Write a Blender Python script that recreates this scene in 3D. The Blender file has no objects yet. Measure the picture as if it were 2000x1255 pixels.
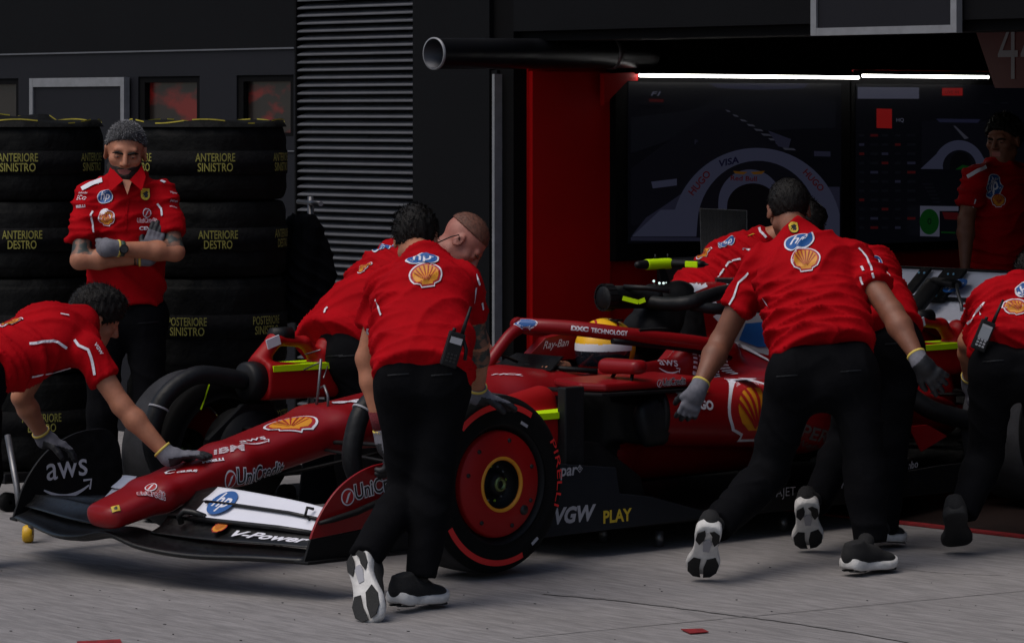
import bpy, bmesh, math, random
import numpy as np
from mathutils import Vector, Matrix
from mathutils.bvhtree import BVHTree
random.seed(7); RNG = np.random.RandomState(7)
SC = bpy.context.scene
COL = SC.collection
R_ = math.radians

# ------------------------------------------------------------------ camera, sky, sun, exposure
# world axes: x runs along the pit wall (towards the near right), y runs into the garage, z up
CAM = np.array([11.28, -9.29, 1.85]); RT = np.array([0.673, 0.740, 0.0]); FW = np.array([-0.740, 0.673, 0.0]); FL = 6800.0
cd = bpy.data.cameras.new('camera'); cam = bpy.data.objects.new('camera', cd); COL.objects.link(cam)
cam.location = CAM.tolist(); cam.rotation_euler = (R_(90), 0, math.atan2(0.740, 0.673))
cd.sensor_width = 36.0; cd.lens = 36.0 * FL / 2000.0; cd.shift_y = -404.5 / 2000.0
cd.clip_start = 0.1; cd.clip_end = 1000
SC.camera = cam
w = bpy.data.worlds.new('World'); SC.world = w; w.use_nodes = True
nt = w.node_tree; bg = nt.nodes['Background']
sky = nt.nodes.new('ShaderNodeTexSky'); sky.sky_type = 'NISHITA'; sky.sun_disc = False
SUN_EL, SUN_AZ = R_(60), R_(190)
sky.sun_elevation = SUN_EL; sky.sun_rotation = SUN_AZ; sky.dust_density = 3.0; sky.air_density = 1.0; sky.ozone_density = 1.0
nt.links.new(sky.outputs[0], bg.inputs[0]); bg.inputs[1].default_value = 0.072
sd = bpy.data.lights.new('sun', 'SUN'); sun = bpy.data.objects.new('sun', sd); COL.objects.link(sun)
sd.energy = 1.2; sd.angle = R_(45); sd.color = (1.0, 0.94, 0.87)
sv = Vector((math.sin(SUN_AZ) * math.cos(SUN_EL), math.cos(SUN_AZ) * math.cos(SUN_EL), math.sin(SUN_EL)))
sun.rotation_euler = sv.to_track_quat('Z', 'Y').to_euler(); sun.location = (0, 0, 20)
SC.view_settings.view_transform = 'Standard'; SC.view_settings.look = 'None'
SC.view_settings.exposure = 0.46; SC.view_settings.gamma = 1.0; SC.view_settings.use_curve_mapping = False

# ------------------------------------------------------------------ measuring helpers
def A(*p): return np.array(p, dtype=float)
def ray(px, py): return ((px - 1000.0) / FL) * RT + FW + A(0, 0, -(py - 223.0) / FL)
def at(px, py, D): return CAM + ray(px, py) * D                       # a photo pixel at a depth in metres
def ony(px, py, y): r = ray(px, py); return CAM + r * ((y - CAM[1]) / r[1])
def onx(px, py, x): r = ray(px, py); return CAM + r * ((x - CAM[0]) / r[0])
def onz(px, py, z): r = ray(px, py); return CAM + r * ((z - CAM[2]) / r[2])
def proj(p):
    d = np.asarray(p, float) - CAM; D = d @ FW
    return 1000 + FL * (d @ RT) / D, 223 - FL * d[2] / D, D
def nrm(v): v = np.asarray(v, float); return v / max(np.linalg.norm(v), 1e-9)
def lerp(a, b, t): return np.asarray(a, float) * (1 - t) + np.asarray(b, float) * t

# ------------------------------------------------------------------ materials
MATS = {}
def mat(name, col, rough=0.6, metal=0.0, noise=0.0, nscale=20.0, bump=0.0, bscale=60.0, coat=0.0, emit=None, estr=1.0, spec=0.5, col2=None, stretch=(1, 1, 1), sheen=0.0, detail=6.0, rvar=0.0, lo=0.35, hi=0.7, trans=0.0, bdist=0.02):
    if name in MATS: return MATS[name]
    m = bpy.data.materials.new(name); m.use_nodes = True; MATS[name] = m
    n = m.node_tree.nodes; l = m.node_tree.links; b = n['Principled BSDF']
    c = tuple(col) + (1,)
    b.inputs['Base Color'].default_value = c; b.inputs['Roughness'].default_value = rough
    b.inputs['Metallic'].default_value = metal; b.inputs['Specular IOR Level'].default_value = spec
    b.inputs['Coat Weight'].default_value = coat; b.inputs['Coat Roughness'].default_value = 0.08
    b.inputs['Sheen Weight'].default_value = sheen; b.inputs['Transmission Weight'].default_value = trans
    tc = n.new('ShaderNodeTexCoord'); mp = n.new('ShaderNodeMapping'); mp.inputs['Scale'].default_value = stretch
    l.new(tc.outputs['Object'], mp.inputs[0])
    if noise or col2 or rvar:
        t = n.new('ShaderNodeTexNoise'); t.inputs['Scale'].default_value = nscale; t.inputs['Detail'].default_value = detail
        l.new(mp.outputs[0], t.inputs['Vector'])
        if noise or col2:
            rmp = n.new('ShaderNodeValToRGB'); e = rmp.color_ramp.elements
            e[0].position = lo; e[1].position = hi
            c2 = col2 if col2 else tuple(min(1, x * (1 + noise)) for x in col)
            c1 = col if col2 else tuple(x * (1 - noise) for x in col)
            e[0].color = tuple(c1) + (1,); e[1].color = tuple(c2) + (1,)
            l.new(t.outputs['Fac'], rmp.inputs[0]); l.new(rmp.outputs[0], b.inputs['Base Color'])
        if rvar:
            mr = n.new('ShaderNodeMapRange'); mr.inputs['To Min'].default_value = max(0.02, rough - rvar); mr.inputs['To Max'].default_value = min(1, rough + rvar)
            mr.inputs['From Min'].default_value = 0.3; mr.inputs['From Max'].default_value = 0.7
            l.new(t.outputs['Fac'], mr.inputs['Value']); l.new(mr.outputs[0], b.inputs['Roughness'])
    if bump:
        t2 = n.new('ShaderNodeTexNoise'); t2.inputs['Scale'].default_value = bscale; t2.inputs['Detail'].default_value = 4
        l.new(mp.outputs[0], t2.inputs['Vector'])
        bp = n.new('ShaderNodeBump'); bp.inputs['Strength'].default_value = bump; bp.inputs['Distance'].default_value = bdist
        l.new(t2.outputs['Fac'], bp.inputs['Height']); l.new(bp.outputs[0], b.inputs['Normal'])
    if emit:
        b.inputs['Emission Color'].default_value = tuple(emit) + (1,); b.inputs['Emission Strength'].default_value = estr
    return m
M = {}
M['shirt'] = mat('red_cloth', (0.33, 0.0014, 0.0052), 0.8, noise=0.10, nscale=9, bump=0.30, bscale=14, bdist=0.025, spec=0.06)
M['pants'] = mat('black_cloth', (0.0032, 0.0033, 0.0043), 0.9, noise=0.15, nscale=12, bump=0.35, bscale=13, bdist=0.02, spec=0.07)
M['skin'] = mat('skin', (0.36, 0.145, 0.082), 0.55, noise=0.16, nscale=18, bump=0.15, bscale=90, bdist=0.004, spec=0.4)
M['skin_dark'] = mat('skin_tanned', (0.18, 0.070, 0.041), 0.55, noise=0.16, nscale=18, bump=0.15, bscale=90, bdist=0.004, spec=0.4)
M['skin_pink'] = mat('skin_rosy', (0.33, 0.125, 0.095), 0.55, noise=0.16, nscale=18, bump=0.15, bscale=90, bdist=0.004, spec=0.4)
M['tattoo'] = mat('tattooed_skin', (0.17, 0.075, 0.048), 0.55, col2=(0.022, 0.030, 0.028), nscale=22, detail=2, lo=0.46, hi=0.54)
M['lip'] = mat('lip', (0.30, 0.09, 0.08), 0.45)
M['hair_grey'] = mat('grey_hair', (0.012, 0.012, 0.013), 0.8, col2=(0.105, 0.105, 0.112), nscale=42, stretch=(3, 3, 1), bump=0.7, bscale=150, bdist=0.004, lo=0.30, hi=0.80, spec=0.15)
M['hair_silver'] = mat('silver_hair', (0.20, 0.20, 0.212), 0.8, spec=0.15)
M['hair_dark'] = mat('dark_hair', (0.0028, 0.0024, 0.0022), 0.6, col2=(0.012, 0.010, 0.009), nscale=60, stretch=(3, 3, 1), bump=0.7, bscale=110, bdist=0.005, spec=0.2)
M['hair_short'] = mat('cropped_hair', (0.14, 0.05, 0.03), 0.7, col2=(0.07, 0.028, 0.018), nscale=90, bump=0.5, bscale=200, bdist=0.002)
M['beard'] = mat('beard_hair', (0.007, 0.005, 0.004), 0.8, col2=(0.035, 0.018, 0.012), nscale=120, bump=0.8, bscale=200, bdist=0.003)
M['glove_grey'] = mat('grey_knit_glove', (0.125, 0.125, 0.150), 0.9, noise=0.12, nscale=60, bump=0.5, bscale=260, bdist=0.002)
M['glove_black'] = mat('black_rubber_glove', (0.0075, 0.008, 0.011), 0.6, noise=0.2, nscale=40, bump=0.3, bscale=100, bdist=0.004)
M['white'] = mat('white_print', (0.62, 0.62, 0.69), 0.55, noise=0.04)
M['sole_white'] = mat('white_foam_sole', (0.56, 0.55, 0.54), 0.65, noise=0.14, nscale=22, bump=0.2, bscale=50)
M['sole_black'] = mat('black_outsole', (0.005, 0.005, 0.0055), 0.75, noise=0.3, nscale=70, bump=0.5, bscale=160, bdist=0.004)
M['shoe'] = mat('black_knit_shoe', (0.0045, 0.0045, 0.0055), 0.9, noise=0.3, nscale=80, bump=0.5, bscale=200, bdist=0.003)
M['blue'] = mat('blue_print', (0.006, 0.075, 0.27), 0.55)
M['yellow'] = mat('yellow_print', (0.60, 0.235, 0.006), 0.55)
M['gold'] = mat('golden_yellow_print', (0.50, 0.35, 0.02), 0.55)
M['redp'] = mat('red_print', (0.33, 0.004, 0.006), 0.55)
M['blackp'] = mat('black_print', (0.004, 0.004, 0.005), 0.55)
M['silver'] = mat('silver_print', (0.30, 0.30, 0.33), 0.5)
M['dim'] = mat('dull_grey_print', (0.11, 0.09, 0.09), 0.6)
M['olive'] = mat('faded_yellow_print', (0.23, 0.215, 0.045), 0.9, noise=0.25, nscale=60)
M['carred'] = mat('matt_red_paint', (0.20, 0.0012, 0.0038), 0.40, noise=0.03, nscale=4, coat=0.04, spec=0.35, bump=0.02, bscale=8, rvar=0.04)
M['carredbright'] = mat('bright_red_paint', (0.27, 0.0018, 0.003), 0.5, spec=0.25)
M['carbon'] = mat('carbon_fibre', (0.0035, 0.0037, 0.0043), 0.38, noise=0.3, nscale=60, spec=0.35, bump=0.05, bscale=300, bdist=0.002, rvar=0.08)
M['carbonm'] = mat('matt_carbon', (0.0035, 0.0036, 0.0045), 0.6, spec=0.22, noise=0.3, nscale=30, rvar=0.1)
M['navy'] = mat('dark_slate_paint', (0.0075, 0.0095, 0.0135), 0.5, spec=0.2, noise=0.1, nscale=10)
M['rubber'] = mat('tyre_rubber', (0.0028, 0.0028, 0.0030), 0.8, spec=0.15, noise=0.25, nscale=14, bump=0.12, bscale=70, bdist=0.005)
M['tread'] = mat('scrubbed_tyre_tread', (0.022, 0.0225, 0.026), 0.9, spec=0.25, noise=0.3, nscale=10, bump=0.3, bscale=120, bdist=0.004)
M['hose'] = mat('black_hose_cloth', (0.0055, 0.006, 0.0075), 0.5, spec=0.25, noise=0.25, nscale=15, bump=0.25, bscale=30, bdist=0.01)
M['blanket'] = mat('tyre_blanket_cloth', (0.0026, 0.0028, 0.0028), 0.7, spec=0.13, noise=0.3, nscale=8, bump=0.5, bscale=12, bdist=0.03)
M['blanketband'] = mat('blanket_band_cloth', (0.0042, 0.0042, 0.0048), 0.85, spec=0.12, noise=0.3, nscale=30, bump=0.3, bscale=40)
M['neon'] = mat('fluorescent_tape', (0.46, 0.72, 0.004), 0.6, spec=0.1)
M['steel'] = mat('steel', (0.16, 0.16, 0.17), 0.4, metal=0.8, noise=0.15, nscale=15)
M['alu'] = mat('brushed_aluminium', (0.22, 0.225, 0.24), 0.45, metal=0.4, noise=0.1, nscale=20)
M['paintwhite'] = mat('white_paint', (0.66, 0.67, 0.75), 0.45, noise=0.04, nscale=4)
M['yellowrub'] = mat('yellow_polyurethane', (0.62, 0.36, 0.01), 0.45, noise=0.1)
M['plastic'] = mat('black_plastic', (0.0045, 0.0045, 0.0055), 0.5, spec=0.25)
M['screen'] = mat('grey_display', (0.25, 0.27, 0.30), 0.2)

# ------------------------------------------------------------------ object helpers
def link(name, verts, faces, mats, parent=None, smooth=True, mi=None):
    me = bpy.data.meshes.new(name); me.from_pydata([tuple(map(float, v)) for v in verts], [], [tuple(map(int, f)) for f in faces])
    if not isinstance(mats, (list, tuple)): mats = [mats]
    for m in mats: me.materials.append(m)
    if mi is not None: me.polygons.foreach_set('material_index', np.asarray(mi, dtype=np.int32))
    if smooth: me.polygons.foreach_set('use_smooth', [True] * len(me.polygons))
    me.update()
    o = bpy.data.objects.new(name, me); COL.objects.link(o)
    if parent is not None: put(o, parent)
    return o
def put(o, parent):
    o.parent = parent
    o.matrix_parent_inverse = parent_world(parent).inverted()
def parent_world(p):
    m = Matrix.Translation(p.location) @ p.rotation_euler.to_matrix().to_4x4()
    return (parent_world(p.parent) @ p.matrix_parent_inverse @ m) if p.parent else m
def thing(name, label, cat, loc=(0, 0, 0), group=None, rz=0):
    o = bpy.data.objects.new(name, None); COL.objects.link(o); o.location = tuple(map(float, loc)); o.rotation_euler = (0, 0, rz)
    o.empty_display_size = 0.2
    return tag(o, label, cat, group)
def tag(o, label=None, cat=None, group=None, kind=None):
    if label: o['label'] = label
    if cat: o['category'] = cat
    if group: o['group'] = group
    if kind: o['kind'] = kind
    return o
class MB:
    """collects boxes, bars, tubes and lathes into one mesh"""
    def __init__(s): s.v = []; s.f = []; s.m = []; s.sm = []
    def add(s, verts, faces, m=0, smooth=False):
        b = len(s.v); s.v += [tuple(map(float, x)) for x in verts]; s.f += [tuple(int(i) + b for i in f) for f in faces]
        s.m += [m] * len(faces); s.sm += [smooth] * len(faces); return s
    def box(s, lo, hi, m=0, bev=0.0):
        (x0, y0, z0), (x1, y1, z1) = lo, hi
        if bev:
            bm = bmesh.new(); bmesh.ops.create_cube(bm, size=1)
            bmesh.ops.scale(bm, vec=(x1 - x0, y1 - y0, z1 - z0), verts=bm.verts)
            bmesh.ops.translate(bm, vec=((x0 + x1) / 2, (y0 + y1) / 2, (z0 + z1) / 2), verts=bm.verts)
            bmesh.ops.bevel(bm, geom=bm.edges[:], offset=bev, segments=2, affect='EDGES', profile=0.6)
            bm.verts.index_update(); s.add([v.co for v in bm.verts], [[v.index for v in f.verts] for f in bm.faces], m); bm.free(); return s
        v = [(x0, y0, z0), (x1, y0, z0), (x1, y1, z0), (x0, y1, z0), (x0, y0, z1), (x1, y0, z1), (x1, y1, z1), (x0, y1, z1)]
        return s.add(v, [(0, 3, 2, 1), (4, 5, 6, 7), (0, 1, 5, 4), (1, 2, 6, 5), (2, 3, 7, 6), (3, 0, 4, 7)], m)
    def obox(s, c, ax, ay, az, m=0, bev=0.0):
        """box by centre and three half-axis vectors"""
        t = MB().box((-1, -1, -1), (1, 1, 1), 0) if not bev else None
        c, ax, ay, az = map(lambda q: np.asarray(q, float), (c, ax, ay, az))
        if bev:
            L = [np.linalg.norm(q) for q in (ax, ay, az)]; t = MB().box((-L[0], -L[1], -L[2]), (L[0], L[1], L[2]), 0, bev)
            vs = [c + nrm(ax) * v[0] + nrm(ay) * v[1] + nrm(az) * v[2] for v in t.v]
        else: vs = [c + ax * v[0] + ay * v[1] + az * v[2] for v in t.v]
        return s.add(vs, t.f, m)
    def tube(s, pts, rad, n=12, m=0, cap=True, smooth=True, flat=None, up=None):
        pts = [np.asarray(p, float) for p in pts]; N = len(pts)
        rad = [rad] * N if not hasattr(rad, '__len__') else list(rad)
        T = [nrm(pts[min(i + 1, N - 1)] - pts[max(i - 1, 0)]) for i in range(N)]
        u = np.asarray(up, float) if up is not None else (A(0, 0, 1) if abs(T[0][2]) < 0.9 else A(1, 0, 0))
        vs = []
        for i in range(N):
            u = nrm(u - T[i] * (u @ T[i])); w_ = np.cross(T[i], u)
            for k in range(n):
                a = 2 * math.pi * k / n
                vs.append(pts[i] + rad[i] * (math.cos(a) * w_ + math.sin(a) * u * (flat or 1.0)))
        fs = [(i * n + k, i * n + (k + 1) % n, (i + 1) * n + (k + 1) % n, (i + 1) * n + k) for i in range(N - 1) for k in range(n)]
        s.add(vs, fs, m, smooth)
        if cap: s.add(vs[:n], [tuple(range(n))[::-1]], m); s.add(vs[-n:], [tuple(range(n))], m)
        return s
    def lathe(s, c, axis, prof, n=48, m=0, ms=None, smooth=True, a0=0, a1=2 * math.pi):
        """prof: list of (distance along axis, radius)"""
        axis = nrm(axis); u = nrm(np.cross(axis, A(0, 0, 1)) if abs(axis[2]) < 0.9 else A(1, 0, 0)); v = np.cross(axis, u); c = np.asarray(c, float)
        full = abs(a1 - a0 - 2 * math.pi) < 1e-6; K = n if full else n + 1
        vs = [c + axis * d + r * (math.cos(a0 + (a1 - a0) * k / n) * u + math.sin(a0 + (a1 - a0) * k / n) * v) for d, r in prof for k in range(K)]
        for i in range(len(prof) - 1):
            b = len(s.v)
        base = len(s.v); s.v += [tuple(x) for x in vs]
        for i in range(len(prof) - 1):
            for k in range(n):
                k2 = (k + 1) % K
                s.f.append((base + i * K + k, base + i * K + k2, base + (i + 1) * K + k2, base + (i + 1) * K + k))
                s.m.append(ms[i] if ms else m); s.sm.append(smooth)
        return s
    def prism(s, poly, off, m=0, smooth=False):
        """poly: 3D loop, off: extrusion vector"""
        n = len(poly); poly = [np.asarray(p, float) for p in poly]; off = np.asarray(off, float)
        vs = poly + [p + off for p in poly]
        return s.add(vs, [tuple(range(n))[::-1], tuple(range(n, 2 * n))] + [(i, (i + 1) % n, n + (i + 1) % n, n + i) for i in range(n)], m, smooth)
    def build(s, name, mats, parent=None, fix=True, bevel=0.0):
        o = link(name, s.v, s.f, mats, parent, False, s.m)
        o.data.polygons.foreach_set('use_smooth', s.sm)
        if fix:
            bm = bmesh.new(); bm.from_mesh(o.data); bmesh.ops.remove_doubles(bm, verts=bm.verts, dist=1e-5)
            bmesh.ops.recalc_face_normals(bm, faces=bm.faces); bm.to_mesh(o.data); bm.free()
        if bevel:
            md = o.modifiers.new('b', 'BEVEL'); md.width = bevel; md.segments = 2; md.limit_method = 'ANGLE'
        return o
def catmull(P, n):
    """smooth resampling of a list of rows (numbers or vectors) to n rows"""
    P = np.asarray(P, float); N = len(P); out = []
    for q in np.linspace(0, N - 1, n):
        i = min(int(q), N - 2); t = q - i
        p0 = P[max(i - 1, 0)]; p1 = P[i]; p2 = P[i + 1]; p3 = P[min(i + 2, N - 1)]
        out.append(0.5 * (2 * p1 + (p2 - p0) * t + (2 * p0 - 5 * p1 + 4 * p2 - p3) * t * t + (3 * p1 - p0 - 3 * p2 + p3) * t ** 3))
    return np.array(out)

# ------------------------------------------------------------------ signed-distance bodies (limbs that flow into each other)
def seg(a, b, ra, rb=None, side=None, k=0.02, flat='', op='+', pw=2.0):
    rb = ra if rb is None else rb
    ra = (ra, ra) if not hasattr(ra, '__len__') else ra; rb = (rb, rb) if not hasattr(rb, '__len__') else rb
    return dict(t='seg', a=A(*a), b=A(*b), ra=ra, rb=rb, side=side, k=k, flat=flat, op=op, pw=pw)
def ell(c, axes, r, k=0.02, op='+'): return dict(t='ell', c=A(*c), ax=[nrm(x) for x in axes], r=r, k=k, op=op)
def plane(c, n, k=0.0, op='&'): return dict(t='pl', c=A(*c), n=nrm(n), k=k, op=op)      # keeps the side n points away from
def ev(pr, p):
    if pr['t'] == 'pl': return (p - pr['c'].astype(np.float32)) @ pr['n'].astype(np.float32)
    if pr['t'] == 'ell':
        d = p - pr['c'].astype(np.float32); r = pr['r']
        q = sum(((d @ pr['ax'][i].astype(np.float32)) / r[i]) ** 2 for i in range(3))
        k0 = np.sqrt(q)
        g = np.sqrt(sum(((d @ pr['ax'][i].astype(np.float32)) / r[i] ** 2) ** 2 for i in range(3)))
        return k0 * (k0 - 1.0) / np.maximum(g, 1e-6)
    a = pr['a']; b = pr['b']; ab = b - a; L = max(np.linalg.norm(ab), 1e-5); ax = ab / L
    s = pr['side']; s = (np.cross(ax, A(0, 0, 1)) if abs(ax[2]) < 0.95 else A(1, 0, 0)) if s is None else np.asarray(s, float)
    s = nrm(s - ax * (s @ ax)); f = np.cross(ax, s)
    d = p - a.astype(np.float32); tl = d @ ax.astype(np.float32); t = np.clip(tl / L, 0, 1)
    ds = d @ s.astype(np.float32); df = d @ f.astype(np.float32); da = np.maximum(tl - L, -tl)
    rx = pr['ra'][0] + (pr['rb'][0] - pr['ra'][0]) * t; ry = pr['ra'][1] + (pr['rb'][1] - pr['ra'][1]) * t; rm = np.minimum(rx, ry)
    rad2 = (ds / rx) ** 2 + (df / ry) ** 2 if pr['pw'] == 2.0 else (np.abs(ds / rx) ** pr['pw'] + np.abs(df / ry) ** pr['pw']) ** (2 / pr['pw'])
    rnd = (np.sqrt(rad2 + (np.maximum(da, 0) / rm) ** 2) - 1) * rm
    if not pr['flat']: return rnd
    fl = np.maximum((np.sqrt(rad2) - 1) * rm, da)
    if pr['flat'] == 'ab': return fl
    end = (tl > L * 0.5) if pr['flat'] == 'b' else (tl < L * 0.5)
    return np.where(end, fl, rnd)
def field(prims, p):
    d = np.full(len(p), 9.0, np.float32)
    for pr in prims:
        e = ev(pr, p); k = pr['k']
        if pr['op'] == '+':
            if k > 0: h = np.clip(k - np.abs(d - e), 0, None) / k; d = np.minimum(d, e) - h * h * k * 0.25
            else: d = np.minimum(d, e)
        else:
            if pr['op'] == '-': e = -e
            if k > 0: h = np.clip(k - np.abs(d - e), 0, None) / k; d = np.maximum(d, e) + h * h * k * 0.25
            else: d = np.maximum(d, e)
    return d
def sdf_mesh(prims, h=0.009):
    lo = np.full(3, 1e9); hi = -lo
    for pr in prims:
        if pr['op'] != '+' : continue
        if pr['t'] == 'ell': q = [pr['c']]; r = max(pr['r'])
        else: q = [pr['a'], pr['b']]; r = max(pr['ra'] + pr['rb']) if isinstance(pr['ra'], tuple) else max(list(pr['ra']) + list(pr['rb']))
        for c in q: lo = np.minimum(lo, c - r); hi = np.maximum(hi, c + r)
    lo -= 2.5 * h; hi += 2.5 * h; B = 8
    nb = np.ceil((hi - lo) / (h * B)).astype(int); N = nb * B
    F = np.ones(tuple(N), np.float32)
    ii = np.stack(np.meshgrid(*[np.arange(k) for k in nb], indexing='ij'), -1).reshape(-1, 3)
    cen = (lo + (ii * B + (B - 1) / 2) * h).astype(np.float32)
    dc = field(prims, cen); act = np.abs(dc) < B * h * 1.25
    g = np.stack(np.meshgrid(np.arange(B), np.arange(B), np.arange(B), indexing='ij'), -1).reshape(-1, 3)
    for b in ii[(~act) & (dc < 0)]: F[b[0] * B:b[0] * B + B, b[1] * B:b[1] * B + B, b[2] * B:b[2] * B + B] = -1
    ab = ii[act]
    for c0 in range(0, len(ab), 400):
        bb = ab[c0:c0 + 400]; idx = (bb[:, None, :] * B + g[None]).reshape(-1, 3)
        F[idx[:, 0], idx[:, 1], idx[:, 2]] = field(prims, (lo + idx * h).astype(np.float32))
    S = F < 0
    c8 = [S[dx:N[0] - 1 + dx, dy:N[1] - 1 + dy, dz:N[2] - 1 + dz] for dx in (0, 1) for dy in (0, 1) for dz in (0, 1)]
    sm = sum(c.astype(np.int8) for c in c8); ci = np.stack(np.nonzero((sm > 0) & (sm < 8)), -1)
    off = [(dx, dy, dz) for dx in (0, 1) for dy in (0, 1) for dz in (0, 1)]
    V = np.stack([F[ci[:, 0] + o[0], ci[:, 1] + o[1], ci[:, 2] + o[2]] for o in off], -1)
    acc = np.zeros((len(ci), 3)); cnt = np.zeros(len(ci))
    for i in range(8):
        for j in range(i + 1, 8):
            d_ = np.array(off[j]) - np.array(off[i])
            if np.abs(d_).sum() != 1: continue
            m_ = (V[:, i] < 0) != (V[:, j] < 0)
            t = np.where(m_, V[:, i] / np.where(m_, V[:, i] - V[:, j], 1), 0)
            acc += np.where(m_[:, None], np.array(off[i]) + t[:, None] * d_, 0); cnt += m_
    P = lo + (ci + acc / cnt[:, None]) * h
    M1, M2 = N[1] - 1, N[2] - 1
    flat = (ci[:, 0] * M1 + ci[:, 1]) * M2 + ci[:, 2]
    faces = []
    for axis in range(3):
        a = [slice(None)] * 3; b = [slice(None)] * 3; a[axis] = slice(0, -1); b[axis] = slice(1, None)
        s0 = S[tuple(a)]; s1 = S[tuple(b)]; e = np.stack(np.nonzero(s0 != s1), -1)
        u, v = (axis + 1) % 3, (axis + 2) % 3
        e = e[(e[:, u] > 0) & (e[:, v] > 0) & (e[:, u] < N[u] - 1) & (e[:, v] < N[v] - 1)]
        sg = s0[e[:, 0], e[:, 1], e[:, 2]]
        q = []
        for du, dv in ((-1, -1), (0, -1), (0, 0), (-1, 0)):
            c = e.copy(); c[:, u] += du; c[:, v] += dv
            q.append(np.searchsorted(flat, (c[:, 0] * M1 + c[:, 1]) * M2 + c[:, 2]))
        q = np.stack(q, -1); q[~sg] = q[~sg][:, ::-1]; faces.append(q)
    return P, np.concatenate(faces)
def vnormals(P, Fc):
    n = np.cross(P[Fc[:, 2]] - P[Fc[:, 0]], P[Fc[:, 3]] - P[Fc[:, 1]]); N = np.zeros_like(P)
    for i in range(4): np.add.at(N, Fc[:, i], n)
    return N / np.maximum(np.linalg.norm(N, axis=1, keepdims=True), 1e-9)
def relax(P, Fc, it=1, f=0.5):
    for _ in range(it):
        S_ = np.zeros_like(P); c = np.zeros(len(P))
        for i in range(4):
            np.add.at(S_, Fc[:, i], P[Fc[:, (i + 1) % 4]]); np.add.at(c, Fc[:, i], 1)
        P = P * (1 - f) + f * S_ / np.maximum(c, 1)[:, None]
    return P
def folds(P, N, dirs, amp, seed=0):
    """cloth creases: warped ridges running across the pull directions"""
    r = np.random.RandomState(seed); out = np.zeros(len(P))
    warp = sum(np.sin(P @ (r.randn(3) * 9) + r.rand() * 6) for _ in range(4)) * 0.7
    mask = sum(np.sin(P @ (r.randn(3) * 6) + r.rand() * 6) for _ in range(3)) / 3
    for d, fr in dirs:
        ph = P @ (np.asarray(d) * fr) + warp + r.rand() * 6
        out += (1 - np.abs(np.sin(ph))) ** 2 * np.clip(mask + 0.45, 0, 1.2)
        mask = -mask
    return P + N * (out * amp)[:, None]
def sdf_obj(name, prims, mats, parent, h=0.009, fold=None, mi=None, rx=1, noise=0.0, seed=0):
    P, Fc = sdf_mesh(prims, h); P = relax(P, Fc, rx)
    if fold: P = folds(P, vnormals(P, Fc), fold[0], fold[1], seed)
    if noise:
        r = np.random.RandomState(seed); N = vnormals(P, Fc)
        q = sum(np.sin(P @ (r.randn(3) * 90) + r.rand() * 6) for _ in range(6)) + sum(np.sin(P @ (r.randn(3) * 220) + r.rand() * 6) for _ in range(6))
        P = P + N * (q * noise / 5)[:, None]
    idx = mi(P[Fc].mean(1)) if mi else None
    return link(name, P, Fc, mats, parent, True, idx)

# ================================================================== SETTING
YW = 2.70                                    # outer face of the pit building
def concrete():
    m = bpy.data.materials.new('pit_lane_concrete'); m.use_nodes = True; n = m.node_tree.nodes; l = m.node_tree.links; b = n['Principled BSDF']
    tc = n.new('ShaderNodeTexCoord')
    def tex(scale, st, det=8, rz=0.0, ty='ShaderNodeTexNoise'):
        mp = n.new('ShaderNodeMapping'); mp.inputs['Scale'].default_value = st; mp.inputs['Rotation'].default_value = (0, 0, rz)
        t = n.new(ty); t.inputs['Scale'].default_value = scale
        if ty == 'ShaderNodeTexNoise': t.inputs['Detail'].default_value = det; t.inputs['Roughness'].default_value = 0.65
        l.new(tc.outputs['Object'], mp.inputs[0]); l.new(mp.outputs[0], t.inputs['Vector']); return t
    def ramp(src, p0, c0, p1, c1):
        r = n.new('ShaderNodeValToRGB'); e = r.color_ramp.elements; e[0].position = p0; e[1].position = p1; e[0].color = (c0, c0, c0, 1); e[1].color = (c1, c1, c1, 1)
        l.new(src.outputs[0], r.inputs[0]); return r
    def mul(a, b_):
        x = n.new('ShaderNodeMix'); x.data_type = 'RGBA'; x.blend_type = 'MULTIPLY'; x.inputs[0].default_value = 1
        l.new(a, x.inputs[6]); l.new(b_, x.inputs[7]); return x.outputs[2]
    big = ramp(tex(0.9, (1, 1, 1)), 0.3, 0.84, 0.7, 1.10)
    streak = ramp(tex(2.2, (1.6, 11, 1), 10, R_(40)), 0.36, 0.80, 0.62, 1.06)      # broom marks
    streak2 = ramp(tex(5.0, (1.2, 9, 1), 10, R_(52)), 0.42, 0.84, 0.58, 1.05)
    grit = ramp(tex(180, (1, 1, 1), 3), 0.3, 0.86, 0.7, 1.10)
    cracks = ramp(tex(1.3, (1, 3.4, 1), 12, R_(30)), 0.485, 1.0, 0.5, 0.80)
    base = n.new('ShaderNodeRGB'); base.outputs[0].default_value = (0.250, 0.238, 0.238, 1)
    c = mul(base.outputs[0], big.outputs[0]); c = mul(c, streak.outputs[0]); c = mul(c, streak2.outputs[0]); c = mul(c, grit.outputs[0])
    l.new(c, b.inputs['Base Color']); b.inputs['Roughness'].default_value = 0.85; b.inputs['Specular IOR Level'].default_value = 0.3
    bp = n.new('ShaderNodeBump'); bp.inputs['Strength'].default_value = 0.35; bp.inputs['Distance'].default_value = 0.01
    l.new(streak2.outputs[0], bp.inputs['Height']); l.new(bp.outputs[0], b.inputs['Normal'])
    return m
M['concrete'] = concrete()
M['wallgrey'] = mat('graphite_cladding', (0.0062, 0.0064, 0.0095), 0.6, spec=0.2, noise=0.08, nscale=2, bump=0.04, bscale=3)
M['walldark'] = mat('black_cladding', (0.0017, 0.0018, 0.0026), 0.65, spec=0.12, noise=0.15, nscale=2)
M['slat'] = mat('grey_louvre_metal', (0.088, 0.092, 0.104), 0.5, metal=0.0, spec=0.4, noise=0.1, nscale=6)
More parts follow.
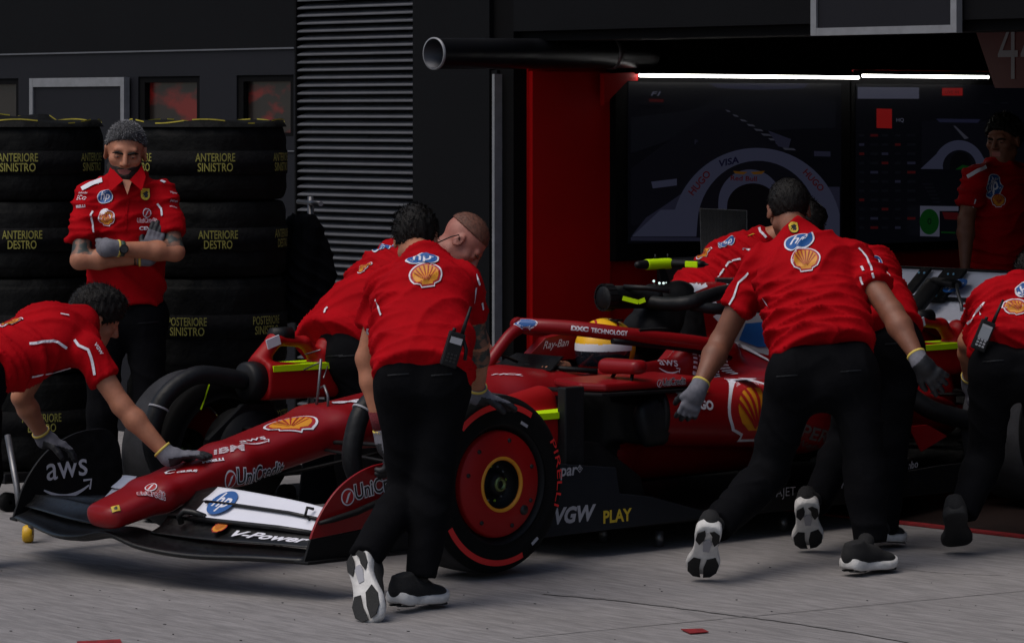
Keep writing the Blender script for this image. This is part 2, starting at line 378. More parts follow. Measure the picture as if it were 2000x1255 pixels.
M['garagered'] = mat('garage_red_panel', (0.33, 0.0022, 0.003), 0.5, spec=0.15, noise=0.1, nscale=2)
M['garagefloor'] = mat('garage_floor_vinyl', (0.016, 0.009, 0.008), 0.4, noise=0.25, nscale=5)
M['redpaint'] = mat('red_floor_paint', (0.22, 0.006, 0.009), 0.7, noise=0.3, nscale=25)
M['black'] = mat('flat_black', (0.0016, 0.0016, 0.002), 0.8, spec=0.1)
def glass_view(name, seed):  # what shows in the glass is painted into the pane as red noise
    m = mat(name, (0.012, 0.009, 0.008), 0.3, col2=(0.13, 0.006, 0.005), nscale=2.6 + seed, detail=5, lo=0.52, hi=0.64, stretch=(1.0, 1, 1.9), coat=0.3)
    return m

g = MB().box((-60, -80, -0.3), (90, 60, 0.0)).build('ground', M['concrete']); tag(g, kind='structure')
gf = MB().box((-1.86, YW - 0.10, 0.001), (9.0, 14, 0.006)).build('garage_floor', M['garagefloor']); tag(gf, kind='structure')
gs = MB().box((-1.86, YW - 0.13, 0.002), (9.0, YW - 0.06, 0.010)).build('floor_threshold', M['redpaint']); tag(gs, kind='structure')
# red painted marks on the lane
def ground_mark(pts, name, label):
    vs = [onz(x, y, 0.004) for x, y in pts]; o = MB().prism(vs, (0, 0, 0.003)).build(name, M['redpaint']); tag(o, label, 'floor mark'); return o
ground_mark([(1330, 1229), (1372, 1228), (1384, 1234), (1348, 1237)], 'painted_mark', 'small red painted mark on the concrete below the stooping pushers')
ground_mark([(150, 1253), (235, 1249), (240, 1262), (150, 1268)], 'painted_mark', 'red painted streak at the very bottom edge of the concrete on the left')

def joint(pts, wd, name, m, rough=.3, seed=0):
    P = [onz(x, y, .004) for x, y in pts]; P = catmull(P, 60); r = np.random.RandomState(seed); vs, fs = [], []
    for i, p in enumerate(P):
        t = nrm(P[min(i + 1, 59)] - P[max(i - 1, 0)]); n = A(-t[1], t[0], 0); w1, w2 = wd * (.4 + r.rand() * rough * 3), wd * (.4 + r.rand() * rough * 3)
        vs += [A(p[0], p[1], .0035) + n * w1, A(p[0], p[1], .0035) - n * w2]
    fs = [(2 * i, 2 * i + 1, 2 * i + 3, 2 * i + 2) for i in range(59)]
    o = link(name, vs, fs, m, None, False); tag(o, kind='structure'); return o
M['tar'] = mat('faded_tar', (0.15, 0.142, 0.142), 0.9, col2=(0.235, 0.224, 0.224), nscale=30)
joint([(1060, 1158), (1200, 1170), (1400, 1195), (1620, 1225), (1900, 1275)], .016, 'ground_seam', M['tar'], seed=1)
joint([(1000, 1245), (1240, 1222), (1500, 1198), (1780, 1172), (2020, 1150)], .005, 'ground_seam', M['tar'], seed=2)
joint([(1740, 1105), (1830, 1116), (1960, 1122)], .005, 'ground_seam', M['tar'], seed=3)
gm = MB()
for i in range(80):
    px, py = RNG.uniform(0, 2000), 1090 + 165 * RNG.rand() ** .8; p = onz(px, py, 0); s_ = RNG.uniform(.001, .0028)
    gm.obox(p + A(0, 0, s_ * .5), A(s_ * RNG.uniform(1, 2.5), s_ * RNG.uniform(-1, 1), 0), A(-s_ * .5, s_, 0), A(0, 0, s_ * .5))
tag(gm.build('grit', mat('dark_grit', (0.02, 0.019, 0.018), .9)), 'tiny dark bits of grit scattered over the concrete', 'grit', kind='stuff')

pit = thing('pit_building', 'dark graphite pit building with louvres, small windows and an open garage', 'building', (-2.3, YW, 0))
def P3(px, py): return ony(px, py, YW)
x_l = P3(578, 300)[0]; x_r = P3(820, 300)[0]; xp1 = P3(975, 300)[0]; xo = -1.86
# left wall with window recesses (front layer), built as a frame of boxes around three windows
wins = []
for (a, b, t, bt) in ((-90, 36, 150, 265), (270, 390, 150, 265), (462, 590, 150, 262)):
    p0 = P3(a, (t + bt) / 2); p1 = P3(b, (t + bt) / 2); q = P3((a + b) / 2, t); r = P3((a + b) / 2, bt)
    wins.append((p0[0], min(p1[0], x_l - 0.02), r[2], q[2]))
zt = sum(w_[3] for w_ in wins) / 3; zb = sum(w_[2] for w_ in wins) / 3; wins = [(w_[0], w_[1], zb, zt) for w_ in wins]
wl = MB(); xs = -14.0
for (a, b, lo_, hi_) in wins:
    wl.box((xs, YW, zb), (a, YW + 0.25, zt)); xs = b
if xs < x_l: wl.box((xs, YW, zb), (x_l, YW + 0.25, zt))
seam1 = P3(300, 102)[2]; seam2 = P3(570, 295)[2]
wl.box((-14, YW, 0.0), (x_l, YW + 0.25, seam2 - 0.006)); wl.box((-14, YW + 0.012, seam2 - 0.006), (x_l, YW + 0.25, seam2 + 0.004)); wl.box((-14, YW, seam2 + 0.004), (x_l, YW + 0.25, zb))
wl.box((-14, YW, zt), (x_l, YW + 0.25, seam1)); wl.box((-14, YW + 0.002, seam1), (x_l, YW + 0.25, seam1 + 0.012))
wl.build('wall', M['wallgrey'], pit)
MB().box((-14, YW - 0.004, seam1 + 0.010), (x_l, YW + 0.25, 6.5)).build('fascia', M['walldark'], pit)
MB().box((-14, YW - 0.012, seam1 + 0.001), (x_l - 0.005, YW, seam1 + 0.010)).build('seam_strip', M['slat'], pit)
MB().box((-14, YW - 0.010, seam2 - 0.004), (x_l - 0.005, YW - 0.001, seam2 + 0.003)).build('seam_strip', M['slat'], pit)
for i, (a, b, lo_, hi_) in enumerate(wins):
    wf = MB(); wf.box((a, YW + 0.01, lo_), (a + 0.05, YW + 0.2, hi_)); wf.box((b - 0.04, YW + 0.01, lo_), (b, YW + 0.2, hi_)); wf.box((a + 0.05, YW + 0.01, hi_ - 0.035), (b - 0.04, YW + 0.2, hi_))
    wf.box((a + 0.05, YW + 0.01, lo_), (b - 0.04, YW + 0.2, lo_ + 0.02))
    fr = wf.build('window', M['black'], pit)
    MB().box((a + 0.05, YW + 0.045, lo_ + 0.02), (b - 0.04, YW + 0.05, hi_ - 0.035)).build('pane', glass_view('painted_window_view_%d' % i, i * 0.9), fr)
# louvre bay
lb = MB(); lb.box((x_l + 0.002, YW + 0.10, 0), (x_r - 0.002, YW + 0.2, 6.5), 1)
zs = 0.05; pitch = 0.0425
while zs < 3.4:
    x0, x1 = x_l + 0.015, x_r - 0.012; y0, y1 = YW - 0.005, YW + 0.075
    # one blade: a slanted lip with a rounded nose
    v = []
    prof = [(y1, zs + 0.030), (y0 + 0.012, zs + 0.006), (y0, zs), (y0 + 0.002, zs - 0.006), (y0 + 0.014, zs - 0.004), (y1, zs + 0.022)]
    for x in (x0, x1): v += [(x, p[0], p[1]) for p in prof]
    n_ = len(prof); lb.add(v, [(i, (i + 1) % n_, n_ + (i + 1) % n_, n_ + i) for i in range(n_)] + [tuple(range(n_)), tuple(range(n_, 2 * n_))[::-1]], 0)
    zs += pitch
lb.box((x_l + 0.001, YW - 0.01, 0), (x_l + 0.015, YW + 0.1, 3.6), 1); lb.box((x_r - 0.012, YW - 0.01, 0), (x_r - 0.001, YW + 0.1, 3.6), 1)
lb.build('louvre', [M['slat'], M['black']], pit)
# pillar between louvres and opening
pl = MB(); pl.box((x_r, YW - 0.05, 0), (xp1 - 0.02, YW + 0.07, 6.5)); pl.box((xp1 - 0.02, YW - 0.02, 0), (xo - 0.01, YW + 0.07, 6.5), 1)
pl.build('pillar', [M['walldark'], M['black']], pit)
p_t = P3(988, 145); p_b = P3(976, 640)
MB().box((p_t[0] - 0.022, YW - 0.075, 0.0), (p_t[0] - 0.004, YW - 0.022, p_t[2])).build('door_track', M['alu'], pit)
MB().box((p_t[0] - 0.075, YW - 0.040, 0.0), (p_t[0] - 0.024, YW - 0.021, p_t[2] + 0.02)).build('door_track', M['walldark'], pit)
# lintel above the garage opening and the storeys above
zl = P3(1400, 72)[2]
lt = MB(); lt.box((xo - 0.01, YW - 0.02, zl + 0.05), (14, YW + 0.3, 6.5)); lt.box((xo - 0.01, YW + 0.02, zl), (14, YW + 0.3, zl + 0.05), 1)
lt.build('lintel', [M['walldark'], M['black']], pit)
# garage room
gr = MB(); gr.box((xo - 0.15, YW + 0.072, 0), (xo, 13.6, 3.4)); gr.build('side_wall', M['garagered'], pit)
MB().box((xo - 0.15, 13.6, 0), (9.2, 13.8, 3.4)).build('back_wall', M['black'], pit)
MB().box((9.0, YW + 0.3, 0), (9.2, 13.6, 3.4)).build('far_side_wall', M['black'], pit)
MB().box((xo - 0.15, YW + 0.3, 3.4), (9.2, 13.8, 3.5)).build('ceiling', M['black'], pit)
# dark boxed header over the red panels
hd = MB(); hd.box((xo, YW + 0.31, 2.10), (xo + 0.10, 12, 3.38)); hd.build('header', M['black'], pit)
pn = MB()
ya = onx(1187, 300, xo)[1]
pn.box((xo, YW + 0.075, 0.0), (xo + 0.030, ya - 0.01, 2.07)); pn.build('red_panel', M['garagered'], pit)
pg = [onx(x, y, xo + .135) for x, y in ((1180, 206), (1226, 158), (1246, 158), (1246, 141), (1180, 144))]
MB().prism(pg, (-.03, 0, 0)).build('red_panel', M['garagered'], pit)
# light strips
for (a, b) in ((1247, 1679), (1683, 1932)):
    p = onx(a, 150, xo + 0.16); q = onx(b, 150, xo + 0.16); z = onx((a + b) / 2, 149.5, xo + 0.16)[2]
    o = thing('light_strip', 'long white light strip above the large wall screen' if a < 1500 else 'shorter white light strip above the data screen', 'light strip', (xo + 0.16, (p[1] + q[1]) / 2, z), 'light strips along the garage wall')
    MB().box((xo + 0.101, p[1], z + 0.008), (xo + 0.175, q[1], z + 0.03)).build('housing', M['black'], o)
    MB().tube([(xo + 0.16, p[1] + 0.01, z), (xo + 0.16, q[1] - 0.01, z)], 0.009, 10).build('tube', mat('lit_strip', (0.9, 0.9, 0.9), 0.5, emit=(1.0, 0.97, 0.93), estr=9.0), o)

# ------------------------------------------------------------------ lettering and marks
def text2d(s, h=1.0, bold=0.0, xs=1.0, shear=0.0, gap=1.0):
    """glyph triangles in 2D; baseline at y=0, capital height h; returns verts (n,2), faces"""
    cu = bpy.data.curves.new('t', 'FONT'); cu.body = s; cu.offset = bold; cu.shear = shear; cu.space_character = gap; cu.resolution_u = 3
    o = bpy.data.objects.new('t', cu); COL.objects.link(o)
    me = bpy.data.meshes.new_from_object(o); bpy.data.objects.remove(o); bpy.data.curves.remove(cu)
    bm = bmesh.new(); bm.from_mesh(me); bmesh.ops.remove_doubles(bm, verts=bm.verts, dist=1e-5); bmesh.ops.triangulate(bm, faces=bm.faces)
    V = np.array([v.co[:2] for v in bm.verts]); Fc = [[v.index for v in f.verts] for f in bm.faces]; bm.free(); bpy.data.meshes.remove(me)
    k = h / 0.69
    V = V * [k * xs, k]
    return V, Fc
def poly2d(pts):
    bm = bmesh.new(); vs = [bm.verts.new((p[0], p[1], 0)) for p in pts]; f = bm.faces.new(vs); bmesh.ops.triangulate(bm, faces=[f])
    bm.verts.index_update(); V = np.array([v.co[:2] for v in bm.verts]); Fc = [[v.index for v in f.verts] for f in bm.faces]; bm.free()
    return V, Fc
def circle(cx, cy, r, n=32, ry=None, a0=0, a1=360):
    return [(cx + r * math.cos(R_(a0 + (a1 - a0) * i / n)), cy + (ry or r) * math.sin(R_(a0 + (a1 - a0) * i / n))) for i in range(n if a1 - a0 == 360 else n + 1)]
def stroke(pts, w_):
    pts = [np.asarray(p, float) for p in pts]; L, R2 = [], []
    for i, p in enumerate(pts):
        t = nrm(pts[min(i + 1, len(pts) - 1)] - pts[max(i - 1, 0)]); n = A(-t[1], t[0]); ww = w_[i] if hasattr(w_, '__len__') else w_
        L.append(p + n * ww / 2); R2.append(p - n * ww / 2)
    V = np.array(L + R2); n = len(pts); F_ = []
    for i in range(n - 1): F_ += [[i, n + i, n + i + 1], [i, n + i + 1, i + 1]]
    return V, F_
# each logo: list of layers (V, F, material); unit box roughly -0.5..0.5
def shift(L, dx=0, dy=0, s=1.0): return (L[0] * s + [dx, dy], L[1]) + tuple(L[2:])
def L_shell(inner=.78):
    def out(s, oy=0.0):
        P = []
        for a in np.linspace(-28, 208, 30): P.append((0.5 * s * math.cos(R_(a)) * 1.0, 0.04 + 0.44 * s * math.sin(R_(a)) + oy))
        P += [(-0.40 * s, -0.25 * s), (-0.22 * s, -0.33 * s), (-0.20 * s, -0.42 * s), (0.20 * s, -0.42 * s), (0.22 * s, -0.33 * s), (0.40 * s, -0.25 * s)]
        return P
    lay = [poly2d(out(1.0)) + (M['white'],), poly2d(out(0.91)) + (M['redp'],), poly2d([(x_ * 1.0, y_ + (.02 if inner < .7 else 0)) for x_, y_ in out(inner)]) + (M['yellow'],)]
    for a in (26, 47, 68, 90, 112, 133, 154):
        c, s_ = math.cos(R_(a)), math.sin(R_(a))
        lay.append(stroke([(0.05 * c, -0.26 + 0.08 * s_), (0.37 * c, 0.02 + 0.35 * s_)], [0.012, 0.038] if inner > .7 else [.03, .05]) + (M['redp'],))
    return lay
def L_hp(sq=1.0):
    t = text2d('hp', 0.52, 0.012, 0.80, 0.25); cx = (t[0][:, 0].min() + t[0][:, 0].max()) / 2
    return [poly2d(circle(0, 0, 0.5, 40)) + (M['white'],), poly2d(circle(0, 0, 0.45, 40)) + (M['blue'],), (t[0] - [cx, 0.16], t[1], M['white'])]
HORSE = [(-.10, -.42), (-.02, -.38), (.00, -.28), (.05, -.20), (.14, -.26), (.20, -.38), (.26, -.36), (.20, -.20), (.16, -.10), (.24, -.05), (.34, -.08), (.36, -.02), (.24, .04), (.16, .12), (.14, .20), (.24, .26), (.34, .20), (.36, .26), (.26, .36), (.16, .40), (.08, .44), (.04, .34), (-.04, .20), (-.14, .10), (-.26, .16), (-.34, .10), (-.28, .06), (-.20, .04), (-.18, -.04), (-.26, -.14), (-.34, -.30), (-.28, -.32), (-.18, -.18), (-.10, -.12), (-.08, -.22), (-.14, -.34)]
def L_shield(square=False):
    if square: P = [(-.5, -.5), (.5, -.5), (.5, .5), (-.5, .5)]
    else: P = [(-.36, .5), (.36, .5)] + [(.38 * math.cos(t) ** 0.8, -0.02 - .48 * math.sin(t)) for t in np.linspace(0.0, 1.5, 9)][:] + [(0, -.5)] + [(-.38 * math.cos(t) ** 0.8, -0.02 - .48 * math.sin(t)) for t in np.linspace(1.5, 0.0, 9)]
    V = np.array(P)
    return [poly2d([(p[0] * 1.08, p[1] * 1.05) for p in P]) + (M['blackp'],), poly2d(P) + (M['gold'],), poly2d([(x * .72, y * .72) for x, y in HORSE]) + (M['blackp'],)]
def L_text(s, m='white', bold=0.01, xs=1.0, shear=0.0, gap=1.0, outline=None):
    t = text2d(s, 1.0, bold, xs, shear, gap); W = t[0][:, 0].max() - t[0][:, 0].min(); V = t[0] - [t[0][:, 0].min(), 0]
    lay = []
    if outline:
        t2 = text2d(s, 1.0, bold + 0.05, xs, shear, gap); lay.append((t2[0] - [t[0][:, 0].min(), 0], t2[1], M[outline]))
    lay.append((V, t[1], M[m])); return [(v / W - [0.5, 0], f, mm) for v, f, mm in lay]     # width 1, baseline y=0
def L_unicredit(dark=True):
    b = L_text('UniCredit', 'blackp' if dark else 'redp', 0.012, 0.82, outline='white')
    b = [(v * 0.80 + [0.10, -0.055], f, m) for v, f, m in b]
    c = [poly2d(circle(-0.405, 0, 0.098, 24)) + (M['white'],), poly2d(circle(-0.405, 0, 0.082, 24)) + (M['redp'],), poly2d([(-.45, -.055), (-.425, -.06), (-.355, .055), (-.40, .035)]) + (M['white'],)]
    return c + b
def L_uc_stack():
    c = [poly2d(circle(0, .2, 0.23, 24)) + (M['white'],), poly2d(circle(0, .2, 0.19, 24)) + (M['redp'],), poly2d([(-.13, .06), (-.06, .06), (.12, .34), (.02, .30)]) + (M['white'],)]
    b = L_text('UniCredit', 'redp', 0.010, 0.82, outline='white')
    return c + [(v + [0, -0.26], f, m) for v, f, m in b]
def L_aws():
    t = L_text('aws', 'white', 0.005, 0.95); arc = [(-0.50 + i / 20.0, -0.12 - 0.20 * math.sin(math.pi * (i + 1.5) / 23)) for i in range(20)]
    lay = [(v * 0.86 + [0, 0.0], f, m) for v, f, m in t]
    lay.append(stroke(arc, [0.02 + 0.05 * math.sin(math.pi * (i + 1) / 21) for i in range(20)]) + (M['white'],))
    lay.append(stroke([(0.33, -0.09), (0.50, -0.09), (0.46, -0.26)], 0.04) + (M['white'],)); return lay
def L_ibm(s='IBM'):
    t = text2d(s, 1.0, 0.03, 1.0); V, Fc = t; V = V - [V[:, 0].min(), 0]; W = V[:, 0].max()
    bm = bmesh.new(); vs = [bm.verts.new((v[0], v[1], 0)) for v in V]
    for f in Fc:
        try: bm.faces.new([vs[i] for i in f])
        except ValueError: pass
    kill = []
    for k in range(15):
        g = bm.verts[:] + bm.edges[:] + bm.faces[:]; bmesh.ops.bisect_plane(bm, geom=g, plane_co=(0, k / 15.0 , 0), plane_no=(0, 1, 0))
    dead = [f for f in bm.faces if int(f.calc_center_median()[1] * 15) % 2 == 1]
    bmesh.ops.delete(bm, geom=dead, context='FACES'); bm.verts.index_update(); bmesh.ops.triangulate(bm, faces=bm.faces)
    V = np.array([v.co[:2] for v in bm.verts]); F_ = [[v.index for v in f.verts] for f in bm.faces]; bm.free()
    return [(V / W - [0.5, 0], F_, M['white'])]
def refine(V3, Fc, L):
    bm = bmesh.new(); vs = [bm.verts.new(tuple(map(float, v))) for v in V3]
    for f in Fc:
        try: bm.faces.new([vs[i] for i in f])
        except ValueError: pass
    for _ in range(6):
        e = [x for x in bm.edges if x.calc_length() > L]
        if not e: break
        bmesh.ops.subdivide_edges(bm, edges=e, cuts=1); bmesh.ops.triangulate(bm, faces=bm.faces)
    bm.verts.index_update(); V = np.array([v.co[:] for v in bm.verts]); F_ = [[v.index for v in f.verts] for f in bm.faces]; bm.free(); return V, F_
BV = {}
def bvh(o):
    """surface lookup in world space"""
    if o.name not in BV:
        mw = parent_world(o); dg = bpy.context.evaluated_depsgraph_get() if o.modifiers else None
        me = o.data if not o.modifiers else o.evaluated_get(dg).to_mesh()
        BV[o.name] = BVHTree.FromPolygons([mw @ v.co for v in me.vertices], [tuple(p.vertices) for p in me.polygons])
    return BV[o.name]
def hit(o, px, py, dmin=0):
    r = ray(px, py); r = r / np.linalg.norm(r)
    h_ = bvh(o).ray_cast(Vector(CAM), Vector(r))
    return (np.array(h_[0]), np.array(h_[1])) if h_[0] is not None else (None, None)
def decal(o, name, layers, p0, p1, parent=None, ysc=1.0, lift=0.0052, ref=0.014, flip=1, pn=None, up=None):
    """lay a mark on the surface of o: its width runs from photo point p0 to photo point p1, measured on the surface"""
    a, n0 = hit(o, *p0); b, n1 = hit(o, *p1)
    if a is None or b is None: print('MISS', name, o.name, p0, p1); return None
    mid = (a + b) / 2; x = b - a; W = np.linalg.norm(x); x = x / W
    n = nrm(n0 + n1) if pn is None else nrm(pn)
    if n @ (CAM - mid) < 0: n = -n
    n = nrm(n - x * (n @ x)); y = np.cross(n, x)
    if up is not None:
        y = nrm(np.asarray(up, float) - n * (np.asarray(up, float) @ n))
    T = bvh(o); allv, allf, mi, mts = [], [], [], []
    for k, (V, Fc, m) in enumerate(layers):
        V3 = mid + (V[:, :1] * x + V[:, 1:] * ysc * y) * W
        V3, F_ = refine(V3, Fc, ref); base = len(allv)
        for v in V3:
            h_ = T.ray_cast(Vector(v + n * 0.12), Vector(-n), 0.3)
            q = np.array(h_[0]) if h_[0] is not None else v
            allv.append(q + n * (lift + 0.0009 * k))
        if m not in mts: mts.append(m)
        allf += [[i + base for i in f] for f in F_]; mi += [mts.index(m)] * len(F_)
    return link(name, allv, allf, mts, parent or o, False, mi)
def seam(o, name, pts, width=0.009, m='white', parent=None, lift=0.006):
    """a narrow strip following photo points over the surface of o"""
    P = []
    for q0, q1 in zip(pts[:-1], pts[1:]):
        n = max(2, int(math.hypot(q1[0] - q0[0], q1[1] - q0[1]) / 7))
        P += [lerp(q0, q1, i / n) for i in range(n)]
    P.append(np.asarray(pts[-1], float)); H = [hit(o, *p) for p in P]; H = [h_ for h_ in H if h_[0] is not None]
    if len(H) < 2: print('MISS seam', name, o.name, pts[0]); return None
    vs, fs = [], []
    for i, (p, n) in enumerate(H):
        t = nrm(H[min(i + 1, len(H) - 1)][0] - H[max(i - 1, 0)][0]); s_ = nrm(np.cross(n, t))
        for sg in (-1, 1): vs.append(p + s_ * sg * width / 2 + n * lift)
    for i in range(len(H) - 1):
        if np.linalg.norm(H[i + 1][0] - H[i][0]) < 0.07: fs.append((2 * i, 2 * i + 1, 2 * i + 3, 2 * i + 2))
    return link(name, vs, fs, M[m], parent or o, False)
def flatmark(name, layers, c, x, y, W, parent, lift=0.002, th=0.0):
    """a mark on a flat face: centre c, right x, up y, width W"""
    x = nrm(x); y = nrm(y); n = np.cross(x, y); allv, allf, mi, mts = [], [], [], []
    for k, (V, Fc, m) in enumerate(layers):
        base = len(allv); allv += list(np.asarray(c) + (V[:, :1] * x + V[:, 1:] * y) * W + n * (lift + 0.0008 * k))
        if m not in mts: mts.append(m)
        allf += [[i + base for i in f] for f in Fc]; mi += [mts.index(m)] * len(Fc)
    return link(name, allv, allf, mts, parent, False, mi)

# ------------------------------------------------------------------ wall screens
def glow(name, c, s=1.0): return mat(name, (0.002, 0.002, 0.0025), 0.35, spec=0.2, emit=c, estr=s * .8)
G = {'bg': glow('screen_dark', (0.0008, 0.0009, 0.0016)), 'body': glow('screen_body', (0.0125, 0.0135, 0.024)), 'body2': glow('screen_body_dim', (0.006, 0.0062, 0.012)),
     'trk': glow('screen_track', (0.0013, 0.0014, 0.0024)), 'kerb': glow('screen_kerb', (0.013, 0.0135, 0.019)), 'sky': glow('screen_sky', (0.005, 0.0055, 0.013)), 'txt': glow('screen_text', (0.0015, 0.0015, 0.006)),
     'red': glow('screen_red', (0.09, 0.003, 0.003)), 'redd': glow('screen_dim_red', (0.016, 0.0015, 0.002)), 'white': glow('screen_white', (0.026, 0.027, 0.040)), 'green': glow('screen_green', (0.001, 0.011, 0.002)),
     'dk': glow('screen_black', (0.0008, 0.0008, 0.0012)), 'land': glow('screen_land', (0.0016, 0.0018, 0.0028)), 'gold': glow('screen_gold', (0.035, 0.015, 0.002))}
SX = xo + 0.075
def on_screen(pts, layer=0, px=SX): return [onx(x, y, px + 0.0012 * layer) for x, y in pts]
def screen(name, label, q, bez, shapes):
    """q: left, top-left y, bottom-left y, right in photo pixels"""
    (l_, t_, b_, r_) = q; a = onx(l_, t_, SX); b = onx(l_, b_, SX); c = onx(r_, t_, SX)
    o = thing(name, label, 'screen', (SX, (a[1] + c[1]) / 2, b[2]))
    MB().box((xo + 0.0, a[1] - bez, b[2] - bez), (SX - 0.003, c[1] + bez, a[2] + bez), bev=0.004).build('bezel', M['black'], o)
    MB().box((SX - 0.003, a[1], b[2]), (SX, c[1], a[2])).build('display', G['bg'], o)
    vs, fs, mi, ms = [], [], [], []
    for k, (pts, g_) in enumerate(shapes):
        V, Fc = poly2d(pts) if not (isinstance(pts, tuple) and isinstance(pts[1], list) and isinstance(pts[0], np.ndarray)) else pts
        base = len(vs); vs += [onx(v[0], v[1], SX + 0.0006 * (k + 1)) for v in V]
        if G[g_] not in ms: ms.append(G[g_])
        fs += [[i + base for i in f] for f in Fc]; mi += [ms.index(G[g_])] * len(Fc)
    link('picture', vs, fs, ms, o, False, mi)
    return o
def stext(s, x, y, h, ang=0, xs=1.0, bold=0.0, shear=0.0):
    V, Fc = text2d(s, h, bold, xs, shear); c, s_ = math.cos(R_(ang)), math.sin(R_(ang))
    return (np.stack([x + V[:, 0] * c + V[:, 1] * s_, y + V[:, 0] * s_ - V[:, 1] * c], -1), Fc)
def arcp(cx, cy, rx, ry, a0, a1, n=24): return [(cx + rx * math.cos(R_(a)), cy - ry * math.sin(R_(a))) for a in np.linspace(a0, a1, n)]
big = []
big.append(([(1385, 163), (1580, 163), (1570, 173), (1480, 176), (1400, 172)], 'sky'))
big.append(([(1232, 230), (1350, 215), (1410, 190), (1560, 182), (1632, 200), (1632, 250), (1500, 255), (1380, 250), (1232, 300)], 'land'))
big.append(([(1395, 210), (1420, 212), (1530, 292), (1560, 330), (1640, 420), (1640, 440), (1232, 440), (1232, 330)], 'trk'))
for i in range(9):
    x = 1416 + i * 14; y = 214 + i * 9.3; w_ = 7 + i * 1.9; big.append(([(x, y), (x + w_, y + 1.5), (x + w_ + 5, y + 5.5), (x + 5, y + 4.5)], 'kerb'))
big.append(([(1500, 255), (1545, 272), (1540, 290), (1520, 286)], 'body2'))
big.append(([(1590, 295), (1622, 296), (1622, 306), (1590, 305)], 'body2')); big.append(([(1272, 355), (1322, 349), (1322, 362), (1275, 368)], 'body'))
big.append(([(1234, 460), (1262, 425), (1300, 400), (1350, 365), (1640, 365), (1640, 460)], 'body2'))
big.append(([(1234, 462), (1290, 410)] + arcp(1478, 455, 166, 166, 164, 12, 34) + [(1640, 420), (1640, 462)], 'body'))
big.append((arcp(1480, 440, 118, 126, 176, 2, 26) + [(1590, 462), (1360, 462)], 'trk'))
big.append(([(1402, 462)] + arcp(1465, 395, 62, 64, 178, 8, 22) + [(1530, 462)], 'body'))
big.append((arcp(1470, 402, 50, 44, 180, 0, 20) + [(1520, 462), (1418, 462)], 'dk'))
big.append(([(1232, 463), (1642, 466), (1642, 473), (1232, 470)], 'body2'))
big.append((stext('VISA', 1404, 326, 12, -12, 1.15, 0.03, 0.2), 'txt'))
big.append((stext('HUGO', 1353, 383, 13, -50, 1.0, 0.02), 'redd')); big.append((stext('HUGO', 1567, 337, 12, 47, 1.0, 0.02), 'redd'))
big.append((stext('Red Bull', 1426, 352, 9, 2, 1.2, 0.02), 'redd')); big.append(([(1432, 334), (1460, 336), (1452, 341), (1436, 339)], 'gold')); big.append(([(1466, 336), (1494, 334), (1488, 340), (1472, 341)], 'gold'))
big.append((stext('F1', 1270, 187, 8, 0, 1.8, 0.03, 0.3), 'white')); big.append(([(1268, 193), (1296, 194), (1296, 200), (1268, 199)], 'redd'))
big.append((stext('P', 1356, 282, 9, 0, 1.0, 0.0), 'body2')); big.append((stext('P', 1372, 183, 1, 0, 1.0, 0.0), 'body2'))
screen('wall_screen', 'large wall screen showing the view over a pale racing car cockpit', (1227, 160, 476, 1643), 0.09, big)
sm_ = []
sm_.append(([(1675, 170), (1795, 171), (1795, 193), (1675, 193)], 'white'))
sm_.append(([(1840, 172), (1880, 172), (1880, 187), (1840, 187)], 'red')); sm_.append((stext('LIVE 44', 1846, 183, 6, 0, 1.0), 'redd'))
sm_.append(([(1712, 212), (1742, 213), (1742, 251), (1712, 250)], 'red')); sm_.append((stext('HQ', 1750, 238, 7, 0, 1.0, 0.01), 'white'))
sm_.append(([(1800, 236), (1935, 237), (1935, 330), (1800, 330)], 'trk')); sm_.append(([(1828, 232), (1915, 233), (1910, 240), (1835, 239)], 'sky'))
sm_.append(([(1798, 330), (1830, 300)] + arcp(1873, 331, 52, 57, 150, 10, 20) + [(1930, 318), (1930, 331)], 'body'))
sm_.append((arcp(1874, 326, 33, 33, 175, 5, 18) + [(1906, 331), (1842, 331)], 'trk')); sm_.append((arcp(1876, 322, 21, 26, 180, 0, 14) + [(1897, 331), (1855, 331)], 'dk'))
sm_.append(([(1866, 331), (1880, 322), (1900, 326), (1900, 332)], 'green')); sm_.append(([(1862, 246), (1866, 246), (1892, 270), (1884, 272)], 'kerb'))
for i in range(11):
    y = 262 + i * 18
    for j, x in enumerate((1678, 1700, 1722, 1748, 1772)): sm_.append(([(x, y), (x + 10 + (i * 7 + j * 5) % 7, y), (x + 10 + (i * 7 + j * 5) % 7, y + 5), (x, y + 5)], ('land', 'redd', 'land', 'body2', 'trk')[(i * 3 + j) % 5] if (i + j) % 3 else 'land'))
sm_.append(([(1797, 402), (1872, 403), (1872, 412), (1835, 412), (1835, 462), (1797, 461)], 'white')); sm_.append((circle(1815, 433, 19, 24, 25), 'green')); sm_.append((stext('0', 1811, 438, 12, 0, 1.0), 'dk'))
sm_.append(([(1840, 414), (1870, 415), (1880, 430), (1845, 428)], 'redd')); sm_.append(([(1838, 452), (1866, 453), (1866, 456), (1838, 455)], 'green'))
for i in range(6): sm_.append(([(1802 + i * 4, 358 + i * 7), (1822 + i * 3, 358 + i * 7), (1822 + i * 3, 361 + i * 7), (1802 + i * 4, 361 + i * 7)], 'land'))
for x in (1700, 1735, 1780, 1830, 1880, 1920, 1955): sm_.append(([(x, 200), (x + 14, 200), (x + 14, 203), (x, 203)], 'land'))
screen('wall_screen', 'data screen with timing columns beside the large wall screen', (1672, 164, 477, 2060), 0.05, sm_)

